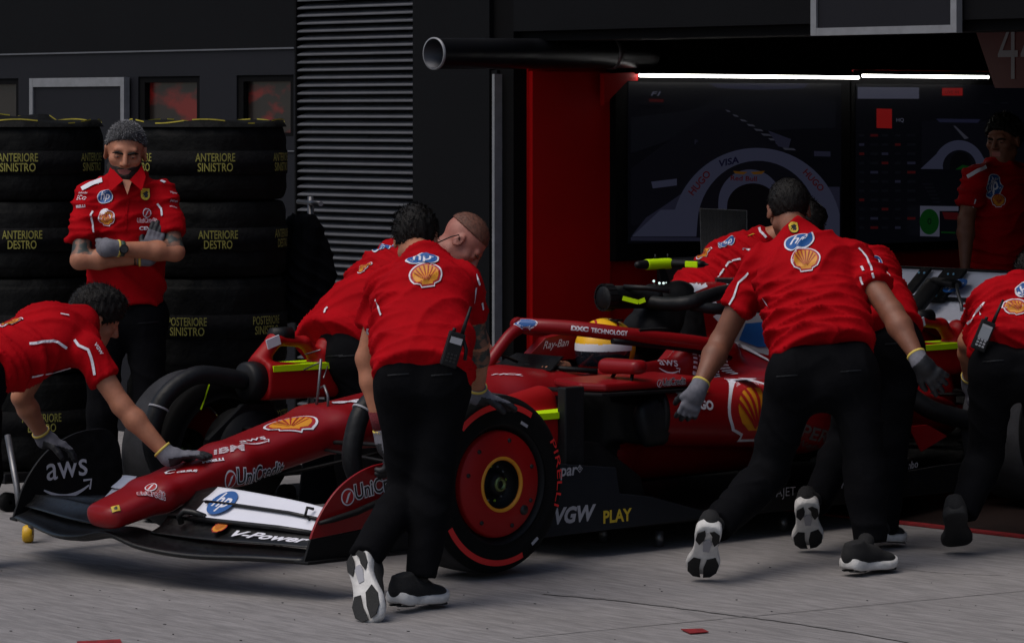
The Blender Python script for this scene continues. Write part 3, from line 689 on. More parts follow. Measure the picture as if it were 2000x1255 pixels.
# ------------------------------------------------------------------ signs on the building
def frame_sign(l_, t_, r_, b_, label, y0=YW - 0.05, wpx=11, top=True):
    a = ony((l_ + r_) / 2, t_, y0)[2]; b = ony((l_ + r_) / 2, b_, y0)[2]; x0 = ony(l_, b_, y0)[0]; x1 = ony(r_, b_, y0)[0]; wd = 0.035
    o = thing('panel_sign', label, 'sign', ((x0 + x1) / 2, y0, b))
    MB().box((x0 + wd, y0 + 0.012, b + wd), (x1 - wd, y0 + 0.04, a - wd)).build('board', M['wallgrey'], o)
    f = MB(); f.box((x0, y0, b), (x0 + wd, y0 + 0.04, a)); f.box((x1 - wd, y0, b), (x1, y0 + 0.04, a)); f.box((x0 + wd, y0 + 0.001, a - wd * 1.5), (x1 - wd, y0 + 0.04, a)); f.box((x0 + wd, y0 + 0.001, b), (x1 - wd, y0 + 0.04, b + wd))
    f.build('frame', M['alu'], o)
frame_sign(57, 152, 242, 430, 'white framed dark panel on the wall behind the left tyre stack')
frame_sign(1583, -150, 1868, 67, 'white framed dark panel on the lintel over the garage opening', YW - 0.07)
# hanging number board
c = ony(1990, 115, 5.1)
o = thing('number_board', 'red hanging board with the number 44 above the screens', 'sign', tuple(c))
bd = [ony(x, y, 5.1) for x, y in ((1905, 60), (2110, 60), (2100, 172), (1943, 172))]
MB().prism(bd, (0, 0.05, 0)).build('board', mat('dim_red_board', (0.10, 0.003, 0.004), 0.5), o)
t0 = L_text('44', 'silver', -0.01, 0.60); p_ = ony(1950, 156, 5.1); q_ = ony(2034, 156, 5.1)
flatmark('number', t0, (p_ + q_) / 2, A(1, 0, 0), A(0, 0, 1), np.linalg.norm(q_ - p_), o, 0.004)
MB().tube([bd[0] + A(0.1, 0.02, 0), bd[0] + A(0.1, 0.02, 1.0)], 0.01).build('hanger', M['black'], o)
# pipe
pe = ony(847, 105, 2.0)
pipe = thing('exhaust_duct', 'shiny metal duct pipe poking out above the red panel', 'pipe', tuple(pe))
pm = mat('galvanised_pipe', (0.028, 0.030, 0.037), 0.42, metal=0.7, noise=0.2, nscale=4, rvar=0.08)
t = MB(); prof = [(0.0, 0.073), (0.0, 0.080), (0.012, 0.080), (0.014, 0.077), (1.50, 0.077), (1.50, 0.072), (0.0, 0.073)]
d_ = nrm(A(0.0, 1, 0.012)); t.lathe(pe, d_, prof, 40); t.build('duct', pm, pipe)
t = MB().lathe(pe, d_, [(-0.002, 0.074), (-0.002, 0.081), (0.010, 0.081)], 40); t.build('rim', M['alu'], pipe)
for yy in (3.20,): MB().lathe(pe + d_ * (yy - 2.0), d_, [(0, 0.078), (0, 0.083), (0.03, 0.083), (0.03, 0.078)], 40).build('clamp', M['steel'], pipe)
MB().tube([pe + d_ * 1.22 + A(0, 0, .08), pe + d_ * 1.22 + A(0, 0, 0.5)], 0.006).build('hanger', M['black'], pipe)

# ------------------------------------------------------------------ blanket-wrapped tyre stacks
def wrapped_tyre(cx, cy, z0, hgt, R0, words, ang0, label, group, step=62, wmax=2, seed=0):
    o = thing('wrapped_tyre', label, 'tyre', (cx, cy, z0), group)
    n = 72; prof = [(0.0, R0 - .055), (0.002, R0 - 0.035), (0.012, R0 - 0.018), (0.042, R0 - 0.006), (0.08, R0), (hgt - 0.08, R0), (hgt - 0.042, R0 - 0.006), (hgt - 0.012, R0 - 0.018), (hgt - 0.002, R0 - 0.035), (hgt, R0 - 0.10), (hgt - 0.01, 0.10), (hgt - 0.01, 0.001)]
    prof = [(a, b) for a, b in catmull(prof, 34)]
    mb = MB().lathe((cx, cy, z0), A(0, 0, 1), [(a, max(b, 0.001)) for a, b in prof], n); r = np.random.RandomState(seed + 5)
    V = np.array(mb.v); ph = np.arctan2(V[:, 1] - cy, V[:, 0] - cx); zz = V[:, 2] - z0
    dr = 0.004 * np.sin(ph * 7 + seed + zz * 12) * np.sin(zz * 25 + seed) + 0.003 * np.sin(ph * 19 + zz * 30 + seed)
    V[:, 0] += np.cos(ph) * dr; V[:, 1] += np.sin(ph) * dr; mb.v = [tuple(v) for v in V]
    cov = mb.build('blanket', M['blanket'], o)
    bh = 0.055; bm_ = MB().lathe((cx, cy, z0), A(0, 0, 1), [(hgt / 2 - bh, R0 + 0.001), (hgt / 2 - bh, R0 + 0.006), (hgt / 2 + bh, R0 + 0.006), (hgt / 2 + bh, R0 + 0.001)], n); bm_.build('band', M['blanketband'], o)
    def ring_text(s, a_c, zc, h_, w_):
        V, Fc = text2d(s, h_, 0.012, 0.62); V, Fc = refine(np.c_[V, np.zeros(len(V))], Fc, 0.03); V = V[:, :2]
        W = V[:, 0].max() - V[:, 0].min(); V[:, 0] = (V[:, 0] - V[:, 0].min() - W / 2) * (w_ / W)
        a = a_c + V[:, 0] / (R0 + .008)
        return [(cx + (R0 + .0085) * math.cos(q), cy + (R0 + .0085) * math.sin(q), z0 + hgt / 2 + zc + z) for q, z in zip(a, V[:, 1])], Fc
    for k in range(-wmax, wmax + 1):
        vs, fs = [], []
        for s_, zc in ((words[0], 0.006), (words[1], -0.040)):
            v, f = ring_text(s_, ang0 + R_(step) * k, zc, 0.038, 0.188 if len(s_) > 8 else (0.166 if len(s_) > 6 else 0.134)); b = len(vs); vs += v; fs += [[i + b for i in q] for q in f]
        link('lettering', vs, fs, M['olive'], o, False)
    return o
def stack(cpx, D, side, a_txt, R0):
    c = at(cpx, 223, D); view = math.atan2(CAM[1] - c[1], CAM[0] - c[0]); z = 1.445; k = 0
    for i, (h_, wd, nm) in enumerate(((0.357, ('ANTERIORE', 'SINISTRO'), 'topmost wrapped tyre'), (0.357, ('ANTERIORE', 'DESTRO'), 'second wrapped tyre from the top'), (0.447, ('POSTERIORE', 'SINISTRO'), 'third, wider wrapped tyre from the top'), (0.447, ('POSTERIORE', 'DESTRO'), 'lowest wrapped tyre'))):
        wrapped_tyre(c[0], c[1], z - (0 if i == 0 else 0), h_, R0, wd, view + a_txt[i], '%s of the %s stack' % (nm, side), 'tyres in black blankets stacked by the wall', seed=i + (10 if side[0] == 'r' else 0))
        nh = (0.357, 0.447, 0.447, 0)[i]; z -= nh + 0.003
    zb_ = z + 0.003
    t = thing('tyre_trolley', 'low black trolley under the %s stack of wrapped tyres' % side, 'trolley', (c[0], c[1], 0))
    MB().box((c[0] - .33, c[1] - .33, max(0.08, zb_ - 0.05)), (c[0] + .33, c[1] + .33, zb_ - 0.002), bev=0.01).build('deck', M['plastic'], t)
    for sx in (-.27, .27):
        for sy in (-.27, .27): MB().lathe((c[0] + sx - 0.02, c[1] + sy, 0.045), A(1, 0, 0), [(0, 0.01), (0, 0.045), (0.04, 0.045), (0.04, 0.01)], 20).build('wheel', M['rubber'], t)
    # black cover with a yellow printed edge lying on top
    top = 1.445 + 0.357
    cv = thing('stack_cover', 'loose black cover with yellow edging on top of the %s stack' % side, 'cover', (c[0], c[1], top))
    mb = MB(); n = 60; r = np.random.RandomState(3 if side[0] == 'l' else 8)
    rings = []
    for j, rr in enumerate((0.02, 0.12, 0.2, 0.27, R0 - 0.045, R0 - 0.012)):
        rings.append([(c[0] + rr * math.cos(2 * math.pi * k / n), c[1] + rr * math.sin(2 * math.pi * k / n), top + 0.012 + 0.010 * math.sin(5 * 2 * math.pi * k / n + j) * (rr / R0) + (0.03 if side[0] == 'l' and 20 < k < 34 and j > 2 else 0)) for k in range(n)])
    rings.append([(x + (x - c[0]) * 0.04, y + (y - c[1]) * 0.04, top - 0.012) for x, y, z_ in rings[-1]])
    vs = [p for q in rings for p in q]; fs = [(j * n + k, j * n + (k + 1) % n, (j + 1) * n + (k + 1) % n, (j + 1) * n + k) for j in range(len(rings) - 1) for k in range(n)]
    o = MB().add(vs, fs, 0, True).build('sheet', M['blanket'], cv)
    e = MB(); rg = rings[-2]
    for k in range(n):
        if r.rand() < 0.62: 
            p = np.array(rg[k]); q = np.array(rg[(k + 1) % n]); up = A(0, 0, 0.006); rad = nrm(A(p[0] - c[0], p[1] - c[1], 0)) * 0.004
            e.add([p + rad, q + rad, q + rad + up, p + rad + up], [(0, 1, 2, 3)])
    e.build('edging', mat('yellow_edging', (0.40, 0.33, 0.03), 0.7, noise=0.2), cv)
    return c
cR = stack(404, 16.6, 'right', [R_(6), R_(8), R_(-14), R_(10)], 0.378)
cL = stack(46, 16.6, 'left', [R_(-4), R_(-1), R_(12), R_(13)], 0.378)

# coat hanging on a stand beside the right stack
cb = at(612, 520, 16.9)
st = thing('garment_stand', 'thin metal stand carrying black jackets beside the right tyre stack', 'stand', (cb[0], cb[1], 0))
b0 = at(607, 600, 16.9); MB().tube([(b0[0], b0[1], 0.02), (b0[0], b0[1], 1.45)], 0.016).build('pole', M['steel'], st)
MB().tube([(b0[0] - .22, b0[1] + .1, 1.42), (b0[0] + .2, b0[1] - .1, 1.42)], 0.012).build('rail', M['steel'], st)
MB().box((b0[0] - .28, b0[1] - .2, 0.0), (b0[0] + .28, b0[1] + .2, 0.03), bev=0.008).build('base', M['plastic'], st)
def atd(px, py, D): return at(px, py, D)
jk = thing('hanging_jacket', 'black jackets bunched on the stand between the tyre stack and louvres', 'jacket', tuple(atd(600, 440, 16.8)))
pr = [seg(atd(575, 440, 16.85), atd(565, 520, 16.8), 0.05, 0.07), seg(atd(595, 440, 16.8), atd(620, 600, 16.75), 0.055, 0.075), seg(atd(600, 445, 16.75), atd(580, 600, 16.7), 0.06, 0.075), seg(atd(612, 455, 16.8), atd(636, 545, 16.8), 0.05, 0.045), seg(atd(625, 480, 16.8), atd(637, 530, 16.8), 0.045, 0.035), seg(atd(590, 560, 16.75), atd(600, 640, 16.75), 0.07, 0.03)]
sdf_obj('cloth', pr, M['pants'], jk, 0.01, fold=([(nrm(A(.7, .6, .1)), 45), (nrm(A(.5, .5, .7)), 60)], 0.022), seed=3)
# monitor behind the car
mo = thing('laptop', 'dark raised laptop screen standing behind the red car', 'laptop', tuple(at(1413, 470, 18.0)))
q = [at(x, y, 18.0) for x, y in ((1368, 408), (1458, 412), (1458, 505), (1370, 500))]
MB().prism(q, nrm(np.cross(q[1] - q[0], q[3] - q[0])) * 0.015).build('lid', M['carbonm'], mo)
MB().prism([lerp(lerp(q[0], q[2], .5), p, 1.03) - FW * .0 for p in q], FW * 0.01).build('edge', mat('dull_grey_edge', (0.10, 0.10, 0.095), 0.5), mo)
cart = thing('equipment_cart', 'black equipment cart hidden behind the red engine cover', 'cart', (at(1413, 600, 18.1)[0], at(1413, 600, 18.1)[1], 0))
cc = at(1413, 560, 18.15); MB().box((cc[0] - .25, cc[1] - .25, 0.05), (cc[0] + .25, cc[1] + .25, 1.10), bev=0.02).build('body', M['plastic'], cart)

# ================================================================== PEOPLE
def frame_of(fwd, up):
    f = nrm(fwd); u = nrm(np.asarray(up, float) - f * (np.asarray(up, float) @ f)); return np.cross(f, u), f, u       # right, forward, up
def head_prims(C, fr, s=1.0, k=1.0):
    """skin of a head: C is its middle, fr = (right, forward, up)"""
    R, F_, U = fr
    def q(x, y, z): return C + s * (R * x + F_ * y + U * z)
    ax = [R, F_, U]
    P = [ell(q(0, -.012, .030), ax, (.076 * s, .096 * s, .088 * s), .01), ell(q(0, .030, -.035), ax, (.060 * s, .062 * s, .078 * s), .03),
         ell(q(0, .062, -.088), ax, (.031 * s, .027 * s, .026 * s), .03), seg(q(-.050, .000, -.060), q(-.02, .062, -.086), .020 * s, k=.025), seg(q(.050, .000, -.060), q(.02, .062, -.086), .020 * s, k=.025),
         seg(q(-.036, .078, .028), q(.036, .078, .028), .0125 * s, k=.014), ell(q(-.042, .058, -.016), ax, (.024 * s, .022 * s, .020 * s), .02), ell(q(.042, .058, -.016), ax, (.024 * s, .022 * s, .020 * s), .02),
         ell(q(-.031, .094, .006), ax, (.017 * s, .014 * s, .012 * s), .012, '-'), ell(q(.031, .094, .006), ax, (.017 * s, .014 * s, .012 * s), .012, '-'),
         ell(q(-.031, .079, .004), ax, (.0165 * s, .0125 * s, .0125 * s), .004), ell(q(.031, .079, .004), ax, (.0165 * s, .0125 * s, .0125 * s), .004),
         seg(q(0, .088, .018), q(0, .112, -.024), .0085 * s, .0125 * s, k=.012), ell(q(-.013, .098, -.028), ax, (.009 * s, .011 * s, .008 * s), .008), ell(q(.013, .098, -.028), ax, (.009 * s, .011 * s, .008 * s), .008),
         seg(q(-.020, .084, -.053), q(.020, .084, -.053), .0085 * s, k=.008), seg(q(-.016, .083, -.066), q(.016, .083, -.066), .0085 * s, k=.008), seg(q(-.024, .096, -.0595), q(.024, .096, -.0595), .0035 * s, k=.004, op='-')]
    for sg in (-1, 1):
        P += [ell(q(sg * .079, -.006, -.002), [nrm(R * 1.0 + F_ * -.35 * sg), F_, U], (.010 * s, .021 * s, .033 * s), .008), ell(q(sg * .089, .002, .002), ax, (.006 * s, .011 * s, .018 * s), .005, '-')]
    return P, q
def hand_prims(w_, d, n, t, curl=0.5, spread=0.10, s=1.0, thumb=0.6):
    """hand from wrist w_, pointing along d, palm facing n, thumb towards t"""
    d = nrm(d); n = nrm(np.asarray(n, float) - d * (np.asarray(n, float) @ d)); t0 = np.cross(n, d); t = t0 if t0 @ np.asarray(t, float) > 0 else -t0
    P = [seg(w_, w_ + d * .028 * s, (.027 * s, .020 * s), (.033 * s, .018 * s), side=t, k=.01), seg(w_ + d * .022 * s, w_ + d * .080 * s, (.034 * s, .017 * s), (.039 * s, .0145 * s), side=t, k=.012)]
    tips = []
    for i, (o_, L) in enumerate(((.030, .068), (.0105, .076), (-.0095, .071), (-.029, .056))):
        base = w_ + d * (.082 - abs(o_ - .01) * .15) * s + t * o_ * s; dd = nrm(d + t * (o_ * spread * 45)); p = base; a = 0
        c_ = curl * (0.85 + 0.12 * i); r0 = .0098 * s
        for j, f_ in enumerate((.46, .30, .24)):
            a += c_ * (0.55, 0.75, 0.55)[j]; q = p + (dd * math.cos(a) + n * math.sin(a)) * L * f_ * s * 1.12
            P.append(seg(p, q, r0, r0 * .93, k=.0035 if j else .007)); p = q; r0 *= .93
        tips.append(p)
    b = w_ + d * .022 * s + t * .026 * s; m_ = b + nrm(d * .75 + t * thumb + n * .35) * .042 * s; e = m_ + nrm(d * .9 + t * thumb * .55 + n * .35 * (1 + curl)) * .030 * s; g_ = e + nrm(d + t * thumb * .15 + n * .5 * (1 + curl)) * .024 * s
    P += [seg(b, m_, .0145 * s, .0115 * s, k=.012), seg(m_, e, .0115 * s, .0105 * s, k=.004), seg(e, g_, .0105 * s, .0088 * s, k=.004)]
    return P
def shoe(parent, heel, toe, up, L=0.29, white=True, name='shoe', ankle=None):
    """running shoe; heel/toe are sole points, up points from sole to instep"""
    f = nrm(np.asarray(toe, float) - heel); u = nrm(np.asarray(up, float) - f * (np.asarray(up, float) @ f)); r = np.cross(f, u); h0 = np.asarray(toe, float) - f * L; h0[2] += max(0, .012 - (h0 + f * L)[2])
    def q(x, y, z): return h0 + r * x + f * y * L + u * z
    P = [ell(q(0, .16, .060), [r, f, u], (.046, .055, .050), .03), ell(q(0, .45, .055), [r, f, u], (.048, .085, .040), .04), ell(q(.0, .76, .045), [r, f, u], (.055, .062, .028), .03),
         seg(q(0, .17, .06), q(0, .15, .115), (.036, .048), (.034, .044), side=r, flat='b', k=.02), seg(q(0, .26, .09), q(0, .55, .07), .028, .026, k=.03), plane(q(0, 0, .026), -u, 0.004)]
    o = sdf_obj(name, P, M['shoe'], parent, 0.0055)
    out = [(x * 1.36, y) for x, y in [(-.018, .0), (-.036, .06), (-.040, .18), (-.036, .38), (-.039, .55), (-.050, .72), (-.046, .88), (-.026, .985), (.002, 1.0), (.026, .97), (.042, .86), (.046, .70), (.036, .52), (.030, .36), (.035, .18), (.032, .05), (.015, .0)]]
    O = catmull(np.array(out + out[:1]), 57)[:-1]; n = len(O); cx = A(0, .48)
    lay = [(1.0 - .10, 0.004), (1.0, .010), (1.03, .024), (1.0, .038), (.90, .042)]
    vs, fs = [], []
    for k, z in lay:
        for x, y in O:
            rise = .012 * max(0, (y - .75) / .25) ** 2 + .010 * max(0, (.12 - y) / .12)
            vs.append(q(x * k, cx[1] + (y - cx[1]) * (1 - (1 - k) * .4), z + rise + (.006 * math.cos(y * 5) if z > .03 else 0)))
    for i in range(len(lay) - 1): fs += [(i * n + k, i * n + (k + 1) % n, (i + 1) * n + (k + 1) % n, (i + 1) * n + k) for k in range(n)]
    fs += [tuple(range(n))[::-1], tuple((len(lay) - 1) * n + k for k in range(n))]
    so = link('sole', vs, fs, M['sole_white'] if white else M['sole_black'], o, True)
    if white:
        def pad(pts, h=.004, m='sole_black', base=.0035):
            mb = MB(); T_ = [q(x * 1.36, y, base) for x, y in pts]; mb.prism(T_, -u * h); return mb.build('outsole_pad', M[m], so)
        pad([(-.033, .60), (-.047, .72), (-.044, .88), (-.026, .975), (-.004, .985), (-.012, .8), (-.012, .62)]); pad([(.030, .56), (.043, .70), (.040, .86), (.024, .96), (.004, .985), (.0, .8), (.006, .62)])
        pad([(-.014, .03), (-.034, .10), (-.037, .24), (-.024, .33), (-.012, .22), (-.010, .13)]); pad([(.012, .03), (.030, .10), (.032, .24), (.020, .33), (.010, .22), (.009, .13), (.0, .06)])
        pad([(-.014, .26), (-.006, .22), (.006, .22), (.012, .30), (.008, .46), (-.010, .46)], m='silver', h=.0025)
    return o
def radio(parent, c, up, out, screen_=False):
    """two-way radio: c middle of body, up along the antenna, out away from the wearer"""
    u = nrm(up); n = nrm(np.asarray(out, float) - u * (np.asarray(out, float) @ u)); r = np.cross(u, n)
    o = MB().obox(c, r * .030, n * .019, u * .065, 0, .006).build('radio', M['plastic'], parent)
    MB().tube([c + u * .06 + r * .018, c + u * .10 + r * .018, c + u * .17 + r * .02], [.008, .007, .005], 10).build('antenna', M['plastic'], o)
    MB().tube([c + u * .06 - r * .015, c + u * .078 - r * .015], .007, 10).build('knob', M['plastic'], o)
    MB().obox(c + u * .035 + n * .020, r * .022, n * .0015, u * .012, 0).build('display', M['silver'], o)
    k = MB()
    for i in range(3):
        for j in range(3): k.obox(c - u * (.018 + .013 * i) + r * (.014 * (j - 1)) + n * .0195, r * .0048, n * .0016, u * .0042)
    k.build('keypad', M['silver'] if screen_ else M['sole_black'], o)
    if screen_: MB().obox(c + u * .012 + n * .0205, r * .022, n * .0015, u * .026, 0).build('display', M['screen'], o)
    return o

def person(label, J, hd=None, skin='skin', sleeve=0.72, gloves=(1, 1), hands=None, seed=0, bulk=1.0, shoes=None, arms=(1, 1), legs=True, headscale=1.0, tat=None, shirt_len=0.0, group='pit crew in red shirts and black trousers', extra=None, hd_fine=0.0055, foldamp=0.016, tum=1.0):
    """J: joints in metres. pel, nk, shL, shR (the person's own left and right), elL, wrL, elR, wrR, hipL, knL, anL, ..."""
    J = {k: np.asarray(v, float) for k, v in J.items()}
    S = nrm(J['shR'] - J['shL']); U = nrm(J['nk'] - J['pel']); S = nrm(S - U * (S @ U) * 0.5); Fv = np.cross(U, S)
    base = A(J['pel'][0], J['pel'][1], 0.0)
    root = thing('person', label, 'person', base, group)
    def ln(a, b): return round(float(np.linalg.norm(J[a] - J[b])), 2)
    info = [ln('pel', 'nk'), ln('shL', 'shR')] + [ln(a, b) for a, b in (('shL', 'elL'), ('elL', 'wrL'), ('shR', 'elR'), ('elR', 'wrR'), ('hipL', 'knL'), ('knL', 'anL'), ('hipR', 'knR'), ('knR', 'anR')) if a in J and b in J]
    print('BODY', label[:40], info)
    B = bulk
    hem = J['pel'] + U * (0.02 - shirt_len); waist = lerp(J['pel'], J['nk'], .30) + Fv * .01; chest = lerp(J['pel'], J['nk'], .68) + Fv * -.005; nb = J['nk'] - U * .01
    # ---- shirt
    P = [seg(hem, waist, (.178 * B * tum, .128 * B * tum), (.165 * B * tum, .120 * B * tum), S, .05, 'a'), seg(waist, chest, (.165 * B * tum, .120 * B * tum), (.172 * B, .118 * B), S, .06),
         seg(chest, nb, (.168 * B, .110 * B), (.080, .066), S, .06), seg(J['shL'], J['shR'], (.054 * B, .052 * B), k=.05)] + [seg(J['nk'] - U * .02, lerp(J['nk'], J['sh' + a], .85), .055, .052 * B, k=.05) for a in 'LR']
    for a in 'LR':
        se = lerp(J['sh' + a], J['el' + a], sleeve); d = nrm(se - J['sh' + a])
        P.append(seg(J['sh' + a] - d * .01, se, (.060 * B, .058 * B), (.067 * B, .063 * B), k=.035, flat='b'))
    P.append(seg(nb, J['nk'] + U * .035 - Fv * .006, (.072, .068), (.060, .062), S, .015, 'b'))
    if J.get('arch') is not None: P.append(ell(J['arch'], [S, Fv, U], (.15, .10, .20), .08))
    fd = [nrm(U * .9 + S * .35), nrm(U * .6 - S * .7), nrm(U)]
    shirt = sdf_obj('shirt', P, M['shirt'], root, 0.009, fold=([(fd[0], 38), (fd[1], 27), (fd[2], 52)], foldamp), seed=seed)
    # ---- body: neck, head, arms
    skp = [seg(chest, J['nk'], (.10, .07), (.058, .056), S, .03)]
    if hd is not None:
        C = np.asarray(hd[0], float); fr = frame_of(hd[1], hd[2]); hp, q = head_prims(C, fr, headscale)
        skp = hp + [seg(C - fr[2] * .055 * headscale - fr[1] * .022, J['nk'] - U * .02, .053, .062, k=.03)] + skp
        if tum > 1.0: pass
    for i, a in enumerate('LR'):
        if not arms[i]: continue
        sh, el, wr = J['sh' + a], J['el' + a], J['wr' + a]; am = lerp(el, wr, .28)
        skp += [seg(lerp(sh, el, .15), el, .050 * B, .040 * B, k=.03), seg(el, am, .041 * B, .0435 * B, k=.02), seg(am, wr, .0435 * B, .0265, k=.02)]
        if gloves[i]: skp[-1] = seg(am, lerp(am, wr, .94), .0435 * B, .0275, k=.02)
        if hands and hands[i] and not gloves[i]: skp += hand_prims(wr, *hands[i])
    mats_ = [M[skin], M['lip'], M['tattoo']]
    def mi(c):
        idx = np.zeros(len(c), int)
        if hd is not None:
            d = c - C; x, y, z = d @ fr[0] / headscale, d @ fr[1] / headscale, d @ fr[2] / headscale
            idx[(np.abs(x) < .024) & (y > .078) & (z < -.048) & (z > -.072)] = 1
        if tat:
            for a_, t0, t1 in tat:
                s0, s1 = (J['sh' + a_], J['el' + a_]) if t1 <= 1 else (J['el' + a_], J['wr' + a_]); o_ = 0 if t1 <= 1 else 1
                ab = s1 - s0; t = ((c - s0) @ ab) / (ab @ ab) + o_; rr = np.linalg.norm(c - s0 - np.outer(t - o_, ab), axis=1); idx[(t > t0) & (t < t1) & (rr < .07)] = 2
        return idx
    body = sdf_obj('body', skp, mats_, root, hd_fine, mi=mi)
    out = dict(root=root, shirt=shirt, body=body, J=J, S=S, U=U, F=Fv)
    # ---- gloves
    for i, a in enumerate('LR'):
        if gloves[i] and hands and hands[i]:
            wr = J['wr' + a]; d = nrm(hands[i][0]); fa = nrm(wr - J['el' + a])
            gp = hand_prims(wr, *hands[i]) + [seg(wr - fa * .045, wr, .036, .034, k=.012, flat='a'), seg(wr, wr + d * .024, .0335, .033, k=.012)]
            for p_ in gp:
                if p_['t'] == 'seg': p_['ra'] = tuple(x + .0030 for x in p_['ra']); p_['rb'] = tuple(x + .0030 for x in p_['rb'])
            nn = np.asarray(hands[i][1], float); nn = nrm(nn - d * (nn @ d))
            def gmi(c, wr=wr, d=d, nn=nn): 
                t = (c - wr) @ d; pz = (c - wr) @ nn
                return ((t > .125) | ((pz > .002) & (t > .0))).astype(int) if gloves[i] == 1 else ((t > -.012)).astype(int)
            g_ = sdf_obj('glove', gp, [M['glove_grey'], M['glove_black']], root, 0.0042, mi=gmi)
            cu = wr - fa * .041; MB().lathe(cu, fa, [(-.004, .036), (-.004, .0395), (.006, .0395), (.006, .036)], 24).build('cuff_trim', mat('yellow_cuff', (0.55, 0.42, 0.08), 0.8) if gloves[i] == 1 and i == 0 or seed % 2 else M['glove_grey'], g_)
            out['glove' + a] = g_
    # ---- trousers
    if legs:
        hipL, hipR = J['hipL'], J['hipR']; tp = J['pel'] + U * .06
        pm_ = (hipL + hipR) / 2; Uh = nrm(tp - pm_)
        P = [seg(tp, pm_, (.140 * B * tum, .100 * B * tum), (.152 * B, .108 * B), S, .04, 'a')]
        bk = -Fv
        for a in 'LR':
            h_, k_, n_ = J['hip' + a], J['kn' + a], J['an' + a]; cf = lerp(k_, n_, .30); b2 = np.cross(nrm(k_ - h_), S); b2 = b2 if b2 @ bk > 0 else -b2
            P += [ell(h_ + bk * .050 + Uh * .02, [S, Fv, U], (.080 * B, .078 * B, .095 * B), .05), seg(h_, k_, (.090 * B, .092 * B), (.066 * B, .066 * B), k=.05), seg(k_, cf, .066 * B, .068 * B, k=.035), seg(cf, n_, .068 * B, .057 * B, k=.03, flat='b')]
        out['pants'] = sdf_obj('trousers', P, M['pants'], root, 0.010, fold=([(nrm(A(.6, .5, .9)), 21), (nrm(A(.8, -.6, .5)), 30)], 0.007), seed=seed + 3)
        pa = out['pants']; cm = lerp(hipL, hipR, .5)
        for a in 'LR':
            h_, k_ = J['hip' + a], J['kn' + a]; p0 = proj(h_ - Fv * .08 + nrm(k_ - h_) * .02)
            seam(pa, 'pocket_seam', [(p0[0] - 20, p0[1] - 2), (p0[0] + 20, p0[1] - 5)], .005, 'hose', lift=.004)
        if shoes:
            for sdef in shoes:
                if sdef is None: continue
                shoe(root, *sdef[:3], **(sdef[3] if len(sdef) > 3 else {}))
            for i, a in enumerate('LR'):
                if shoes[i] is not None:
                    hl, te = np.asarray(shoes[i][0]), np.asarray(shoes[i][1]); u_ = nrm(shoes[i][2]); mid = hl + nrm(te - hl) * .05 + u_ * .07
                    MB().tube([J['an' + a] + nrm(J['kn' + a] - J['an' + a]) * .05, mid], [.034, .033], 14).build('sock', M['shoe'], root)
    return out
def hair_cap(P_, C, fr, s, m, front=(.088, .062), nape=(-.075, -.070), thick=.010, noise=.003, name='hair', parent=None, extra=None, h=.0055, seed=1, fur=(1500, .016, .0016)):
    R, F_, U = fr
    def q(x, y, z): return C + s * (R * x + F_ * y + U * z)
    pr = [ell(q(0, -.014, .032), [R, F_, U], ((.077 + thick * .8) * s, (.096 + thick) * s, (.088 + thick * 1.3) * s), .01)] + (extra(q) if extra else [])
    a = A(*front); b = A(*nape); d = b - a; n2 = nrm(A(d[1], -d[0])); n3 = F_ * n2[0] + U * n2[1]
    if n3 @ U > 0: n3 = -n3
    pr.append(plane(q(0, a[0], a[1]), n3, .01))
    for sg in (-1, 1): pr.append(ell(q(sg * .088, -.004, -.008), [R, F_, U], (.022 * s, .026 * s, .036 * s), .008, '-'))
    o = sdf_obj(name, pr, m, parent, h, noise=noise, seed=seed)
    strands(o, C, fr, fur[0], fur[1], fur[2], seed, q(0, .02, .10))
    return o
def strands(o, C, fr, n, L, wd, seed, crown):
    """short locks combed away from the crown, part of the same hair mesh"""
    me = o.data; V = np.array([v.co[:] for v in me.vertices]); Nn = np.array([v.normal[:] for v in me.vertices]); r = np.random.RandomState(seed)
    mw = np.array(parent_world(o)); Vw = V @ mw[:3, :3].T + mw[:3, 3]
    keep = np.nonzero(((Vw - C) @ fr[2] > -.085))[0]; idx = keep[r.randint(0, len(keep), n)]
    p = V[idx]; nn = Nn[idx]; cr = (Vw[idx] - crown) @ mw[:3, :3]; fl = cr - nn * (cr * nn).sum(1, keepdims=True); fl /= np.maximum(np.linalg.norm(fl, axis=1, keepdims=True), 1e-6)
    d = nn * (.55 + .4 * r.rand(n, 1)) + fl * .8 + r.randn(n, 3) * .28; d /= np.linalg.norm(d, axis=1, keepdims=True); s = np.cross(d, nn); s /= np.maximum(np.linalg.norm(s, axis=1, keepdims=True), 1e-6)
    l_ = L * (.5 + r.rand(n, 1)); a = p - nn * .001 + s * wd; b = p - nn * .001 - s * wd; m_ = p + d * l_ * .55 + nn * .001; e = p + d * l_ - nn * l_ * .15
    V2 = np.concatenate([V, a, b, m_ + s * wd * .7, m_ - s * wd * .7, e]); k = len(V); F_ = [list(f.vertices) for f in me.polygons]; nf = len(F_)
    for i in range(n): F_ += [[k + i, k + n + i, k + 3 * n + i, k + 2 * n + i], [k + 2 * n + i, k + 3 * n + i, k + 4 * n + i]]
    me.clear_geometry(); me.from_pydata([tuple(v) for v in V2], [], F_); me.polygons.foreach_set('use_smooth', [True] * len(me.polygons))
    if len(me.materials) > 1: me.polygons.foreach_set('material_index', [0] * nf + [int(x) for x in np.repeat(r.rand(n) < .38, 2)])
    me.update()
